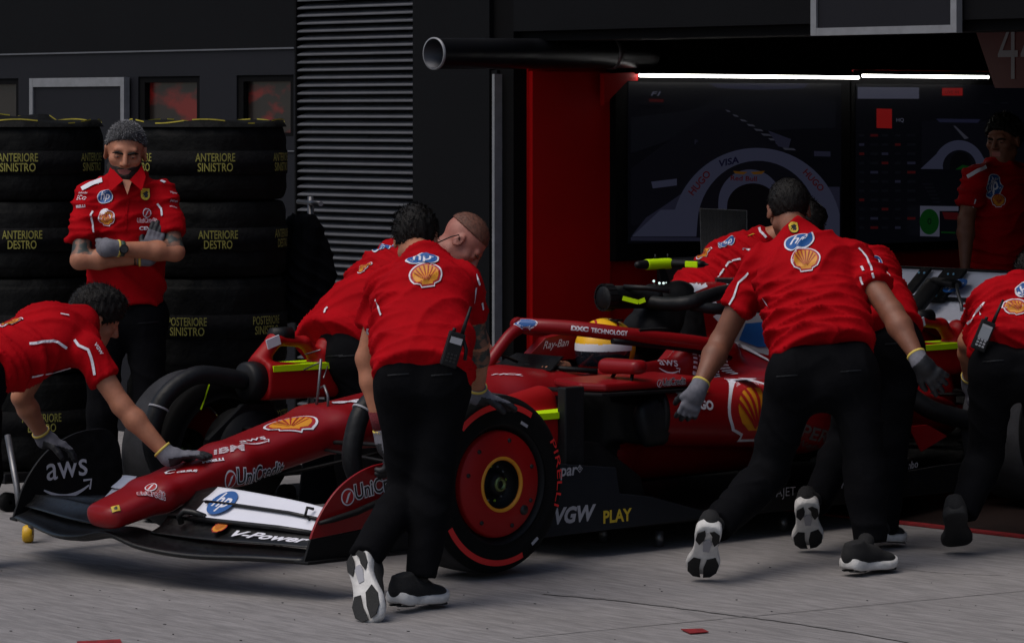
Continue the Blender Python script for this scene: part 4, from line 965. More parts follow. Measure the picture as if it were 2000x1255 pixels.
def eyes(parent, C, fr, s=1.0, brow='hair_dark'):
    R, F_, U = fr
    def q(x, y, z): return C + s * (R * x + F_ * y + U * z)
    for sg in (-1, 1):
        e = MB()
        e.lathe(q(sg * .031, .0865, .0015), F_, [(-.002, .0001 + .0125 * s), (.003, .0095 * s), (.0048, .005 * s), (.005, .0001)], 16)
        V = np.array(e.v); cz = q(sg * .031, .0865, .0015); dz = (V - cz) @ U; V = V - np.outer(dz * .80, U); e.v = [tuple(v) for v in V]
        ey = e.build('eye', mat('eye_white', (0.11, 0.085, 0.08), 0.4), parent)
        MB().lathe(q(sg * .031, .0912, .0005), F_, [(0, .0036 * s), (.0008, .0033 * s), (.0010, .0001)], 14).build('iris', mat('iris', (0.02, 0.012, 0.01), 0.2), ey)
        br = [seg(q(sg * .012, .0935, .0150), q(sg * .034, .0915, .0205), .0046 * s, .0048 * s, k=.003), seg(q(sg * .034, .0915, .0205), q(sg * .052, .080, .0150), .0048 * s, .003 * s, k=.003)]
        sdf_obj('eyebrow', br, M[brow], parent, .0025, noise=.0007, seed=5)
def marks(o, shellp=None, hpp=None, hpflat=1.0, shp=None, shieldp=None):
    if shp: decal(o, 'shell_logo', L_shell(), *shp)
    if hpp: decal(o, 'round_logo', L_hp(), *hpp, ysc=hpflat)
    if shieldp: decal(o, 'shield_badge', L_shield(), *shieldp)

# ================================================================== RACING CAR  (x across, y towards the tail, z up; front axle at y = 0)
car = thing('racing_car', 'red open-wheel racing car being pushed backwards into the garage', 'racing car', (0, 0, 0))
X_ = A(1, 0, 0); Y_ = A(0, 1, 0); Z_ = A(0, 0, 1)
def V3(x, y, z): return A(x, y, z)
body_p = [
    seg((0, -1.205, .262), (0, -.98, .325), (.108, .050), (.128, .064), X_, .03, pw=3.2), seg((0, -.98, .325), (0, -.60, .425), (.128, .064), (.150, .080), X_, .03, pw=3.3),
    seg((0, -.60, .425), (0, -.10, .540), (.150, .080), (.180, .090), X_, .03, pw=3.3), seg((0, -.10, .540), (0, .40, .575), (.178, .092), (.225, .125), X_, .04, pw=2.8),
    seg((0, .40, .575), (0, .85, .545), (.225, .125), (.29, .205), X_, .04, pw=2.8), seg((0, .85, .545), (0, 1.30, .47), (.29, .205), (.36, .275), X_, .05, pw=3.0),
    seg((0, 1.30, .47), (0, 2.2, .46), (.36, .275), (.38, .25), X_, .05, pw=3.0),
    ell((0, 1.44, .80), [X_, Y_, Z_], (.235, .46, .26), .03, '-'),
    seg((0, 1.97, .960), (0, 2.5, .955), (.095, .105), (.085, .12), X_, .06), seg((0, 2.5, .955), (0, 3.3, .80), (.085, .12), (.060, .14), X_, .06), seg((0, 3.3, .80), (0, 4.0, .58), (.06, .14), (.05, .10), X_, .06),
    seg((0, 2.02, .80), (0, 3.1, .66), (.155, .22), (.13, .18), X_, .10), seg((0, 2.05, .58), (0, 3.7, .46), (.36, .16), (.17, .14), X_, .12),
    seg((0, 1.90, .78), (0, 2.05, .90), (.16, .10), (.10, .12), X_, .05)]
for sg in (-1, 1):
    body_p += [seg((sg * .27, 1.22, .690), (sg * .285, 1.75, .715), (.035, .040), (.050, .060), X_, .04), seg((sg * .285, 1.75, .755), (sg * .20, 2.1, .76), .055, .07, X_, .05),
               seg((sg * .50, 1.23, .56), (sg * .50, 2.2, .51), (.195, .135), (.20, .165), X_, .06, 'a', pw=2.6), seg((sg * .50, 2.2, .51), (sg * .27, 3.5, .40), (.20, .165), (.10, .09), X_, .10, pw=2.4)]
def body_mi(c):
    i = np.zeros(len(c), int); q = (c[:, 0] / .245) ** 2 + ((c[:, 1] - 1.44) / .47) ** 2 + ((c[:, 2] - .80) / .27) ** 2
    i[(q < 1.06) & (c[:, 2] < .80)] = 1
    i[(c[:, 2] < .235) & (c[:, 1] > .5)] = 1
    i[(c[:, 2] < .635) & (c[:, 1] > .72) & (c[:, 1] < 1.26) & (np.abs(c[:, 0]) < .5)] = 1
    i[(c[:, 1] < 1.252) & (c[:, 1] > 1.21) & (np.abs(c[:, 0]) > .36)] = 1            # inlet mouths
    i[(c[:, 1] > 1.78) & (c[:, 1] < 2.02) & (c[:, 2] > .80)] = 1                    # air-box and head fairing
    i[(c[:, 1] > 2.60 + (c[:, 2] - .80) * -1.2) & (c[:, 1] < 3.6) & (c[:, 2] > .60) & (np.abs(c[:, 0]) < .30)] = 2
    return i
P_, F_c = sdf_mesh(body_p, .0115); P_ = relax(P_, F_c, 4)
bw = link('bodywork', P_, F_c, [M['carred'], M['carbonm'], M['paintwhite']], car, True, body_mi(P_[F_c].mean(1)))

def airfoil(st, th=.012, camber=.12, n=9):
    """st: stations (x, y_le, z_le, y_te, z_te); returns MB mesh of a lofted wing element"""
    mb = MB(); rings = []
    for x, y0, z0, y1, z1 in st:
        c = A(y1 - y0, z1 - z0); L = np.linalg.norm(c); nn = A(-c[1], c[0]) / L; up_, lo_ = [], []
        for k in range(n):
            t = k / (n - 1); h_ = th * (1.6 * math.sqrt(max(t, 0)) * (1 - t) + .12 * (1 - t) + .10); cam_ = -camber * L * 4 * t * (1 - t)
            p = A(y0, z0) + c * t + nn * cam_
            up_.append(p + nn * h_ * .5); lo_.append(p - nn * h_ * .5)
        rings.append([(x, q[0], q[1]) for q in up_ + lo_[::-1]])
    N = 2 * n; vs = [v for r in rings for v in r]
    fs = [(i * N + k, i * N + (k + 1) % N, (i + 1) * N + (k + 1) % N, (i + 1) * N + k) for i in range(len(rings) - 1) for k in range(N)] + [tuple(range(N)), tuple((len(rings) - 1) * N + k for k in range(N))[::-1]]
    return mb.add(vs, fs, 0, True)
def stations(rows, n): return [tuple(r) for r in catmull(rows, n)]
fw_ = bpy.data.objects.new('front_wing', None); COL.objects.link(fw_); fw_.location = (0, -1.0, .17); put(fw_, car)
main = [(-.965, -.985, .152, -.90, .185), (-.75, -1.06, .150, -.95, .190), (-.45, -1.15, .140, -1.02, .185), (-.20, -1.21, .160, -1.05, .19), (0, -1.215, .195, -1.06, .205), (.20, -1.21, .160, -1.05, .19), (.45, -1.15, .140, -1.02, .185), (.75, -1.06, .150, -.95, .190), (.965, -.985, .152, -.90, .185)]
mp_ = airfoil(stations(main, 41), .036).build('main_plane', M['carbon'], fw_)
flaps = {}
for sg in (-1, 1):
    def S(rows): return stations([(sg * r[0],) + tuple(r[1:]) for r in rows], 14)
    flaps['low', sg] = airfoil(S([(.12, -1.08, .195, -.99, .255), (.45, -1.05, .195, -.965, .258), (.75, -.99, .200, -.915, .255), (.955, -.935, .198, -.885, .245)]), .012).build('flap', M['carbon'], fw_)
    e1 = 1
    flaps['mid', sg] = airfoil(S([(.27, -1.00, .262, -.925, .318), (.45 if sg > 0 else .36, -.985, .265, -.915, .318), (.75 if sg > 0 else .40, -.925, .262, -.872, .308), (.955 if sg > 0 else .42, -.885, .250, -.845, .290)]), .009, .05).build('flap', M['paintwhite'], fw_)
    flaps['top', sg] = airfoil(S([(.27, -.930, .325, -.855, .372), (.45 if sg > 0 else .36, -.92, .325, -.855, .370), (.75 if sg > 0 else .40, -.875, .314, -.825, .352), (.955 if sg > 0 else .42, -.848, .296, -.808, .330)]), .008, .05).build('flap', M['paintwhite'], fw_)
    airfoil(S([(.12, -1.0, .262, -.86, .34), (.20, -1.0, .262, -.86, .36), (.268, -1.0, .262, -.86, .372)]), .010).build('flap_root', M['carbon'], fw_)
    MB().tube([(sg * .25, -1.02, .24), (sg * .252, -1.035, .27), (sg * .27, -1.02, .29), (sg * .30, -1.0, .285), (sg * .36, -.99, .272)], .013, 12).build('adjuster', M['carbon'], fw_)
    if sg < 0: airfoil(S([(.41, -.98, .235, -.87, .285), (.75, -.93, .222, -.86, .255), (.955, -.885, .21, -.83, .240)]), .010).build('flap', M['carbon'], fw_)
# slot brackets and dark trim bars
for k, (px, py) in enumerate(((480, 985), (608, 1000))):
    a = onx(px, py, .45 if k == 0 else .86); MB().tube([a + A(0, -.004, -.03), a + A(0, -.03, -.01), a + A(0, -.02, .02), a + A(0, 0.01, .012)], .006, 8).build('slot_bracket', M['carbon'], fw_)
for k, (px, py) in enumerate(((512, 1042), (545, 1072))):
    a = onx(px, py, .60 if k == 0 else .72); MB().tube([a + A(0, -.005, -.035), a + A(0, -.035, -.01), a + A(0, -.02, .028), a + A(0, 0.015, .016)], .007, 8).build('slot_bracket', M['carbon'], fw_)
MB().tube([(.30, -.937, .322), (.45, -.925, .322), (.75, -.880, .312), (.955, -.850, .294)], .0075, 10).build('slot_gap', M['carbon'], fw_)
MB().tube([(.28, -1.003, .262), (.45, -.99, .262), (.75, -.930, .258), (.955, -.888, .248)], .010, 10).build('slot_gap', M['carbon'], fw_)
mk = decal(flaps['mid', 1], 'round_logo', [L_hp()[0], L_hp()[1], L_hp()[2]], (412, 1000), (470, 1003), fw_) if False else None
flatmark('round_logo', L_hp()[1:], A(.395, -.928, .3235), nrm(A(.97, .06, -.01)), nrm(A(0, .145, .110)), .150, fw_, .003)
flatmark('shell_logo', L_shell()[1:], A(.475, -1.005, .238), nrm(A(.97, .16, .0)), nrm(A(0, .085, .055)), .075, fw_, .003)
flatmark('lettering', L_text('V-Power', 'white', .03, 2.1, .4), A(.735, -.967, .212), nrm(A(.965, .225, -.005)), nrm(A(0, .07, .045)), .37, fw_, .004)
# endplates
EP = [(-.985, .150), (-.965, .20), (-.935, .275), (-.885, .350), (-.82, .415), (-.74, .462), (-.66, .490), (-.58, .500), (-.50, .495), (-.44, .44), (-.42, .34), (-.42, .15)]
def ep(poly, x, sg, m, name, t=.012): return MB().prism([(x, y, z) for y, z in poly], (-sg * t, 0, 0)).build(name, m, fw_, bevel=.003)
Es = catmull(EP[:-1], 40); Er = [tuple(p) for p in Es] 
up = [p for p in Er if p[1] > .235] ; y0 = np.interp(.235, [p[1] for p in Er[:20]], [p[0] for p in Er[:20]]); up = [(y0, .235)] + up + [(-.42, .275)]
lowp = [(-.985, .150)] + [p for p in Er[:20] if .152 < p[1] < .233] + [(y0, .2335), (-.42, .2735), (-.42, .150)]
near = ep(up, .975, 1, M['carred'], 'endplate'); ep(lowp, .975, 1, M['carbonm'], 'endplate_foot')
far = ep([tuple(p) for p in Er] + [(-.42, .15)], -.985, -1, M['carbonm'], 'endplate')
for sg in (-1, 1): MB().prism([(sg * .93, -1.0, .142), (sg * 1.0, -.985, .142), (sg * 1.0, -.42, .142), (sg * .93, -.42, .142)], (0, 0, .012)).build('footplate', M['carbonm'], fw_, bevel=.003)
MB().tube([(.985, -.92, .295), (.995, -.86, .305), (1.0, -.75, .325), (1.0, -.62, .36), (.99, -.5, .40)], [.010, .016, .018, .018, .012], 10, flat=.7).build('dive_plane', M['carbonm'], fw_)
flatmark('bank_logo', L_unicredit(), A(.975, -.635, .405), nrm(A(0, 1, .16)), nrm(A(0, -.16, 1)), .34, fw_, .002)
flatmark('smile_logo', L_aws(), onx(131, 930, -.973), nrm(A(0, 1, .10)), nrm(A(0, -.10, 1)), .245, fw_, .002) if False else flatmark('smile_logo', L_aws(), onx(131, 928, -.973), Y_, Z_, .25, fw_, .002) if False else None
def side_mark(name, layers, c, W, parent, ang=0.0, lift=.002):
    """mark on a plane facing +x, reading from the nose towards the tail"""
    x = nrm(A(0, math.cos(R_(ang)), math.sin(R_(ang)))); y = A(0, -x[2], x[1]); return flatmark(name, layers, c, x, y, W, parent, lift)
side_mark('smile_logo', L_aws(), onx(131, 932, -.971), .245, fw_, 3)

# ---- wheels
def arc_text(s, R0, h_, a_c, span, x, cy, cz, sg):
    V, Fc = text2d(s, h_, .0, 1.0); V, Fc = refine(np.c_[V, np.zeros(len(V))], Fc, .05); V = V[:, :2]; x0, x1 = V[:, 0].min(), V[:, 0].max()
    a = R_(a_c) + (0.5 - (V[:, 0] - x0) / (x1 - x0)) * R_(span) * 1.0; r = R0 + V[:, 1]
    return [(x, cy + q * math.cos(b), cz + q * math.sin(b)) for b, q in zip(a, r)], Fc
def wheel(name, x_out, cy, cz, sg, wd, Rt, red=True, marks_=True):
    w0 = bpy.data.objects.new(name, None); COL.objects.link(w0); w0.location = (x_out - sg * wd / 2, cy, cz); put(w0, car)
    ax = A(sg, 0, 0); c = A(x_out - sg * wd, cy, cz)
    half = [(0, .242), (.004, .262), (.000, .29), (.006, .325), (.020, .343), (.045, Rt - .004), (wd / 2, Rt)]
    prof = half + [(wd - a, b) for a, b in half[:-1][::-1]]
    t = MB(); P2 = catmull(prof, 46); t.lathe(c, ax, [tuple(p) for p in P2], 96); t.m = [1 if (P2[i // 96][1] + P2[i // 96 + 1][1]) / 2 > Rt - .006 else 0 for i in range(45 * 96)]
    ty = t.build('tyre', [M['rubber'], M['tread']], w0)
    MB().lathe(c, ax, [(.010, .240), (.020, .228), (.05, .215), (wd - .05, .215), (wd - .018, .226), (wd - .006, .238), (wd - .003, .243), (wd - .012, .246)], 64).build('rim', M['carbonm'], w0)
    f = MB(); cm = M['carredbright'] if red else M['carbonm']
    f.lathe(c, ax, [(wd - .030, .215), (wd - .012, .211), (wd - .007, .205), (wd + .006, .110), (wd + .002, .096)], 72)
    cov = f.build('wheel_cover', cm, w0)
    MB().lathe(c, ax, [(wd + .0045, .112), (wd + .011, .108), (wd + .011, .100), (wd + .0, .096)], 64).build('cover_ring', M['yellow'], cov)
    MB().lathe(c, ax, [(wd + .0, .098), (wd - .05, .090), (wd - .055, .05), (wd - .02, .045), (wd - .005, .032), (wd - .005, .0005)], 48).build('hub', M['carbonm'], cov)
    MB().lathe(c, ax, [(wd - .02, .034), (wd + .002, .028), (wd + .004, .018), (wd - .01, .014), (wd - .01, .0005)], 24).build('wheel_nut', mat('anodised_nut', (.12, .16, .06), .3, metal=.8), cov)
    for i in range(12):
        a = 2 * math.pi * (i + .3) / 12; p = c + ax * (wd - .052) + A(0, math.cos(a), math.sin(a)) * .070
        MB().lathe(p, ax, [(0, .006), (.006, .005), (.007, .0005)], 10).build('bolt', M['steel'] if i % 3 else mat('green_bolt', (.2, .35, .02), .4), cov)
    for a in (20, 75, 130, 165, 235, 290, 335):
        p = c + ax * (wd - .004) + A(0, math.cos(R_(a)), math.sin(R_(a))) * .178; MB().lathe(p, ax, [(0, .0085), (.006, .0085), (.0065, .0005)], 14).build('cover_fastener', M['blackp'], cov)
    if red: p = c + ax * (wd - .002) + A(0, math.cos(R_(-42)), math.sin(R_(-42))) * .165; MB().lathe(p, ax, [(0, .020), (.007, .020), (.0075, .0005)], 20).build('cover_valve', M['blackp'], cov)
    if marks_:
        xs = x_out + sg * .0012
        for a0, a1 in ((30, 112), (238, 312)):
            b = MB(); n = 40
            for i in range(n):
                q = [R_(180 + a0 + (a1 - a0) * (i + k) / n) for k in (0, 1)]
                for k in (0, 1): pass
                vs = []
                for (r_, aa) in ((.300, q[0]), (.3235, q[0]), (.3235, q[1]), (.300, q[1])):
                    xo_ = -.004 * max(0, (r_ - .29) / .035) ** 2; vs.append((xs + sg * (xo_ + .0015), cy + r_ * math.cos(aa), cz - r_ * math.sin(aa) * -1 * -1 if False else cz + r_ * math.sin(aa)))
                b.add(vs, [(0, 1, 2, 3)])
            b.build('red_band', mat('red_sidewall_print', (.62, .012, .012), .6), ty, fix=True)
        v, f_ = arc_text('PIRELLI', .306, .026, 5, 50, x_out + sg * .001, cy, cz, sg); link('sidewall_lettering', v, f_, mat('red_sidewall_print', (.62, .012, .012), .6), ty, False)
        v, f_ = arc_text('P ZERO', .300, .026, 178, 26, x_out + sg * .001, cy, cz, sg); link('sidewall_lettering', v, f_, MATS['red_sidewall_print'], ty, False)
        for a, r_, m_ in ((62, .262, 'silver'), (-53, .30, 'silver')):
            p = A(x_out + sg * .003, cy + r_ * math.cos(R_(a)), cz + r_ * math.sin(R_(a))); tg = A(0, -math.sin(R_(a)), math.cos(R_(a))); rd = A(0, math.cos(R_(a)), math.sin(R_(a)))
            MB().obox(p, tg * .020, rd * .006, A(.001, 0, 0)).build('tyre_label', M[m_], ty)
    return w0
wheel('front_wheel', 1.0, 0, .378, 1, .305, .36); wheel('front_wheel', -1.02, -.06, .378, -1, .305, .36)
wheel('rear_wheel', 1.0, 3.6, .385, 1, .405, .36); wheel('rear_wheel', -1.0, 3.6, .385, -1, .405, .36)
# red line and yellow chalk mark on the tread of the far front tyre
ft_ = [o for o in bpy.data.objects if o.name.startswith('tyre') and o.parent and o.parent.name == 'front_wheel.001'][0]
seam(ft_, 'colour_line', [(408, 748), (396, 785), (383, 822)], .007, 'neon')
# ---- suspension
def rod(a, b, r=.014, m='carbonm', name='suspension_arm', flat=.5): MB().tube([a, b], r, 10, flat=flat).build(name, M[m], car)
for sg in (-1, 1):
    hub = A(sg * .70, 0, .38)
    rod((sg * .18, -.18, .50), (sg * .69, -.02, .50), .017); rod((sg * .20, .32, .56), (sg * .69, .02, .50), .017); rod((sg * .16, -.12, .40), (sg * .69, -.02, .25), .016); rod((sg * .2, .45, .40), (sg * .69, .03, .25), .016)
    rod((sg * .20, .12, .60), (sg * .67, .0, .30), .015); rod((sg * .17, -.22, .47), (sg * .69, -.10, .42), .012)
    dct = MB(); dct.lathe((sg * .58, 0, .38), A(sg, 0, 0), [(0, .02), (0, .19), (.12, .20), (.12, .02)], 40); dct.build('brake_duct', M['carbonm'], car)
    MB().prism([(sg * .60, -.24, .46), (sg * .60, -.05, .60), (sg * .60, .12, .60), (sg * .60, .10, .20), (sg * .60, -.2, .22)], (sg * .03, 0, 0)).build('brake_duct_fence', M['carbonm'], car, bevel=.004)
    rod((sg * .15, 3.45, .50), (sg * .62, 3.58, .52), .018); rod((sg * .15, 3.75, .5), (sg * .62, 3.62, .52), .018); rod((sg * .15, 3.4, .25), (sg * .62, 3.58, .26), .018); rod((sg * .15, 3.8, .25), (sg * .62, 3.62, .26), .018)
    MB().lathe((sg * .50, 3.6, .385), A(sg, 0, 0), [(0, .02), (0, .17), (.12, .19), (.12, .02)], 36).build('brake_duct', M['carbonm'], car)
# ---- floor, side boards, shelf
fl = MB(); out = [(-.20, .55), (-.62, .60), (-.76, .75), (-.78, 1.4), (-.76, 2.6), (-.60, 3.1), (-.50, 3.4), (-.50, 4.0)]
poly = [(x, y, .110) for x, y in out] + [(-x, y, .110) for x, y in out[::-1]]
fl.prism(poly, (0, 0, .022)); fl.build('floor', M['carbonm'], car, bevel=.004)
MB().prism([(.20, .7, .06), (.2, 3.6, .06), (-.2, 3.6, .06), (-.2, .7, .06)], (0, 0, .048)).build('plank', M['carbonm'], car)
def board(pts, x, th, m, name='side_board', par=None): return MB().prism([(x, y, z) for y, z in pts], (-th if x > 0 else th, 0, 0)).build(name, m, par or car, bevel=.003)
for sg in (-1, 1):
    bd_ = board([(.40, .128), (.44, .418), (.84, .372), (.862, .262), (1.05, .235), (1.42, .134), (1.44, .120), (.42, .112)], sg * .79, .012, M['navy'])
    if sg > 0: nb_ = bd_
    board([(1.44, .112), (1.44, .15), (2.3, .21), (2.9, .24), (3.1, .24), (3.1, .112)], sg * .785, .012, M['carbonm'], 'floor_edge')
    for k, xx in enumerate((.35, .48, .62)): board([(.52, .14), (.50, .40), (.62, .50), (.90, .46), (1.15, .30), (1.2, .14)], sg * xx, .006, M['carbonm'], 'floor_fence')
    # overhanging inlet shelf
    MB().prism([(sg * .34, .86, .668), (sg * .60, .78, .664), (sg * .685, .86, .660), (sg * .70, 1.46, .655), (sg * .34, 1.46, .662)], (0, 0, .013)).build('inlet_shelf', M['carbonm'], car, bevel=.003)
    MB().prism([(sg * .34, .90, .683), (sg * .585, .82, .680), (sg * .665, .90, .676), (sg * .685, 1.50, .674), (sg * .34, 1.5, .682)], (0, 0, .036)).build('inlet_lip', M['carred'], car, bevel=.012)
    MB().prism([(sg * .735, .60, .18), (sg * .735, .60, .715), (sg * .735, .71, .715), (sg * .735, .71, .18)], (-sg * .05, 0, 0)).build('deflector', M['hose'], car, bevel=.006)
    # mirror
    mi_ = sdf_obj('mirror', [seg((sg * .47, 1.10, .768), (sg * .655, 1.10, .772), (.050, .034), (.046, .031), Y_, .01, pw=2.6)], M['carred'], car, .006)
    MB().tube([(sg * .50, 1.12, .745), (sg * .42, 1.16, .70)], .008).build('mirror_stay', M['carbonm'], mi_); MB().tube([(sg * .62, 1.10, .74), (sg * .63, 1.08, .69)], .008).build('mirror_stay', M['carbonm'], mi_)
    MB().box((min(sg * .48, sg * .645), 1.151, .745), (max(sg * .48, sg * .645), 1.155, .795)).build('mirror_glass', M['steel'], mi_)
# sidepod inlet mouth
for sg in (-1, 1):
    MB().prism([(sg * .36, 1.215, .60), (sg * .66, 1.215, .60), (sg * .68, 1.215, .65), (sg * .36, 1.215, .65)], (0, .02, 0)).build('inlet_mouth', M['black'], car)
    sdf_obj('inlet_cheek', [seg((sg * .62, 1.17, .52), (sg * .63, 1.26, .54), (.045, .10), (.060, .115), X_, .02, 'b')], M['hose'], car, .009)
# ---- halo
halo = MB()
hp_ = lambda sg: [(0, 1.02, .925), (sg * .07, 1.065, .922), (sg * .14, 1.13, .917), (sg * .22, 1.22, .906), (sg * .300, 1.37, .882), (sg * .335, 1.58, .855), (sg * .350, 1.80, .825), (sg * .345, 2.0, .790)]
for sg in (-1, 1): halo.tube(list(catmull(hp_(sg), 30)), [.033] * 30, 16, flat=1.0)
halo.tube(list(catmull([(0, .76, .70), (0, .82, .755), (0, .90, .835), (0, .965, .890), (0, 1.04, .925)], 16)), [.030, .029, .028, .027, .026, .026, .026, .026, .026, .026, .026, .026, .027, .028, .029, .029], 16, flat=1.0)
ho = halo.build('halo', M['carred'], car)
MB().tube(list(catmull([(.31, 1.28, .858), (.338, 1.58, .822), (.352, 1.80, .790), (.348, 1.98, .755)], 12)), .013, 10).build('halo_gasket', M['carbonm'], ho)
MB().box((.29, 1.42, .895), (.34, 1.60, .905)).build('halo_winglet', M['carbonm'], ho)
MB().tube([(0, .92, .86), (0, .90, .80), (0, 1.0, .765)], .006).build('steering_display_stay', M['carbonm'], car)
# cockpit bits
MB().prism([(-.19, 1.02, .735), (.19, 1.02, .735), (.15, 1.13, .79), (-.15, 1.13, .79)], (0, .012, 0)).build('windscreen', M['carbon'], car)
for sg in (-1, 1):
    hr = board([(1.22, .74), (1.36, .845), (1.52, .865), (1.70, .855), (1.86, .84), (1.86, .74)] if sg < 0 else [(1.62, .72), (1.72, .80), (1.86, .83), (1.86, .72)], sg * .255, .05, M['carred'], 'headrest')
    if sg < 0: side_mark('lettering', L_text('Ray-Ban', 'white', .0, 1.0, .5), A(-.2545 + .052, 1.42, .80), .16, hr, 3)
    else: side_mark('lettering', L_text('Ray-Ban', 'white', .0, 1.0, .5), A(.2555, 1.76, .765), .13, hr, -2)
MB().tube([(.30, 1.2, .73), (.18, 1.1, .74), (0, 1.06, .745), (-.18, 1.1, .74), (-.3, 1.2, .73)], .012, 8).build('cockpit_rim', M['carbonm'], car)
sw = MB().box((-.13, 1.18, .60), (.13, 1.21, .72), bev=.012).build('steering_wheel', M['carbonm'], car)
# ---- air box, cooling blower and hose on top
bl = bpy.data.objects.new('airbox_blower', None); COL.objects.link(bl); bl.location = (0, 1.7, 1.03); put(bl, car)
ab = A(.02, 1.50, 1.030); am_ = nrm(A(.10, 1, -.02))
MB().lathe(ab, am_, [(0, .001), (0, .050), (.008, .056), (.045, .058), (.05, .053), (.26, .052), (.27, .058), (.30, .058), (.31, .045), (.33, .001)], 40).build('fan_housing', M['hose'], bl)
for k in range(16):
    a = 2 * math.pi * k / 16; u_ = nrm(np.cross(am_, Z_)); v_ = np.cross(am_, u_); MB().obox(ab + am_ * .02 + (u_ * math.cos(a) + v_ * math.sin(a)) * .058, am_ * .022, (u_ * math.cos(a) + v_ * math.sin(a)) * .004, (-u_ * math.sin(a) + v_ * math.cos(a)) * .010).build('grip_rib', M['plastic'], bl)
D0 = 15.55
MB().tube([at(1218, 560, 15.62), at(1262, 562, 15.60), at(1308, 568, 15.58)], .012, 10).build('handle', M['plastic'], bl)
def tape(p, q, w_=.010, D_=15.48):
    a, b = at(*p, D_), at(*q, D_); n = nrm(-FW); t = nrm(b - a); s_ = np.cross(n, t)
    return [a - s_ * w_, b - s_ * w_, b + s_ * w_, a + s_ * w_]
tp_ = MB(); tp_.prism(tape((1216, 582), (1247, 590)), -FW * .003); tp_.prism(tape((1247, 590), (1260, 585)), -FW * .003); tp_.build('tape', M['neon'], bl)
hz = list(catmull([at(1262, 588, 15.72), at(1300, 594, 15.66), at(1345, 591, 15.62), at(1385, 578, 15.70), at(1430, 568, 15.85), at(1480, 572, 15.95)], 24))
MB().tube(hz, [.032] * 24, 16).build('hose', M['hose'], bl)
hz = list(catmull([at(1350, 596, 15.66), at(1400, 603, 15.66), at(1450, 600, 15.8), at(1500, 600, 15.9)], 14)); MB().tube(hz, .026, 14).build('hose', M['hose'], bl)
MB().prism([at(1400, 545, 16.1), at(1440, 545, 16.1), at(1470, 560, 16.1), at(1400, 562, 16.1)], FW * .15).build('blower_box', M['plastic'], bl)
# head fairing behind the helmet
sdf_obj('head_fairing', [seg((0, 1.80, .86), (0, 1.98, .93), (.13, .11), (.11, .14), X_, .04), seg((0, 1.86, .98), (0, 2.0, .99), (.105, .09), (.10, .10), X_, .03)], M['carbonm'], car, .01)
# camera pod
cp = bpy.data.objects.new('camera_pod', None); COL.objects.link(cp); cp.location = (0, 1.85, 1.17); put(cp, car)
z_ = 1.168
sdf_obj('pod_body', [seg((0, 1.74, z_), (0, 1.79, z_), .017, .022, k=.01), seg((0, 1.95, z_), (.19, 1.955, z_ + .004), (.026, .020), (.024, .015), Y_, .015), seg((.17, 1.955, z_ + .003), (.22, 1.97, z_ + .002), .016, .004, k=.01)], M['plastic'], cp, .004)
sdf_obj('pod_shell', [seg((0, 1.79, z_), (0, 1.945, z_), .0245, .0255, k=.01, flat='ab')], M['neon'], cp, .004)
MB().obox(A(.155, 1.927, z_ + .002), A(.036, .003, 0), A(0, .004, 0), A(0, 0, .014), 0, .003).build('pod_panel', M['neon'], cp)
MB().prism([(0, 1.86, z_ - .02), (0, 1.90, z_ - .02), (0, 1.94, 1.07), (0, 1.88, 1.07)], (.012, 0, 0)).build('pod_stalk', M['plastic'], cp)
for a, b in ((1.85, .02), (1.93, .02)): MB().tube([(0, a, z_ + .02), (0, a, z_ + .045)], .004, 8).build('antenna', M['plastic'], cp)
for px, py in ((1277, 549), (1288, 553), (1296, 553), (1301, 552)):
    MB().lathe(at(px, py, 15.72), -FW, [(0, .006 if px < 1299 else .003), (.003, .0055 if px < 1299 else .0028), (.004, .0005)], 12).build('indicator_light', mat('indicator', (.6, .7, .7), .3, emit=(.7, .9, .85), estr=.6), cp)
# ---- front cooling blowers
def cooler(sg, y0, y1, z, x, hose, hoser=.058, plain=False):
    r0 = bpy.data.objects.new('brake_cooler', None); COL.objects.link(r0); r0.location = (sg * x, (y0 + y1) / 2, z); put(r0, car)
    P = [seg((sg * x, y0, z), (sg * x, y1, z - .02), (.095, .085), (.085, .070), X_, .02, 'ab', pw=5), seg((sg * x, y0 + .02, z + .09), (sg * x, y0 + .10, z + .17), (.045, .035), (.04, .03), X_, .03), seg((sg * x, y0 + .10, z + .17), (sg * x, y0 + .26, z + .155), (.040, .024), (.035, .024), X_, .02),
         seg((sg * x, y0 + .26, z + .155), (sg * x, y0 + .33, z + .085), (.035, .024), (.04, .03), X_, .02), seg((sg * x, y1 - .06, z + .05), (sg * x, y1 - .02, z + .14), (.05, .03), (.045, .03), X_, .03)]
    if plain: P = P[:1] + [seg((sg * (x - .1), y0 + .1, z + .05), (sg * (x - .12), y1 - .05, z + .09), .06, .07, X_, .05)]
    sdf_obj('casing', P, M['carredbright'], r0, .0085)
    MB().lathe((sg * x, y0 - .07, z), Y_, [(0, .001), (0, .070), (.01, .082), (.075, .086), (.08, .001)], 36).build('collar', M['plastic'], r0)
    MB().box((min(sg * (x - .096), sg * (x + .0985)), y0 + .02, z + .040), (max(sg * (x - .096), sg * (x + .0985)), y1 - .02, z + .066)).build('tape', M['neon'], r0)
    if not plain: MB().obox((sg * x + .043, y0 + .06, z + .165), A(.003, 0, 0), A(0, .035, .010), A(0, -.006, .020)).build('label_plate', M['white'], r0)
    if not plain: MB().lathe((sg * x, y0 + .085, z + .19), Y_, [(0, .001), (0, .033), (.10, .036), (.11, .001)], 20).build('motor', M['plastic'], r0)
    H = list(catmull(hose, 30)); MB().tube(H, [hoser] * 30, 18).build('hose', M['hose'], r0)
    k = 17; MB().lathe(H[k], nrm(H[k + 1] - H[k]), [(-.004, hoser + .001), (-.004, hoser + .005), (.004, hoser + .005), (.004, hoser + .001)], 24).build('hose_strap', M['silver'], r0)
    return r0
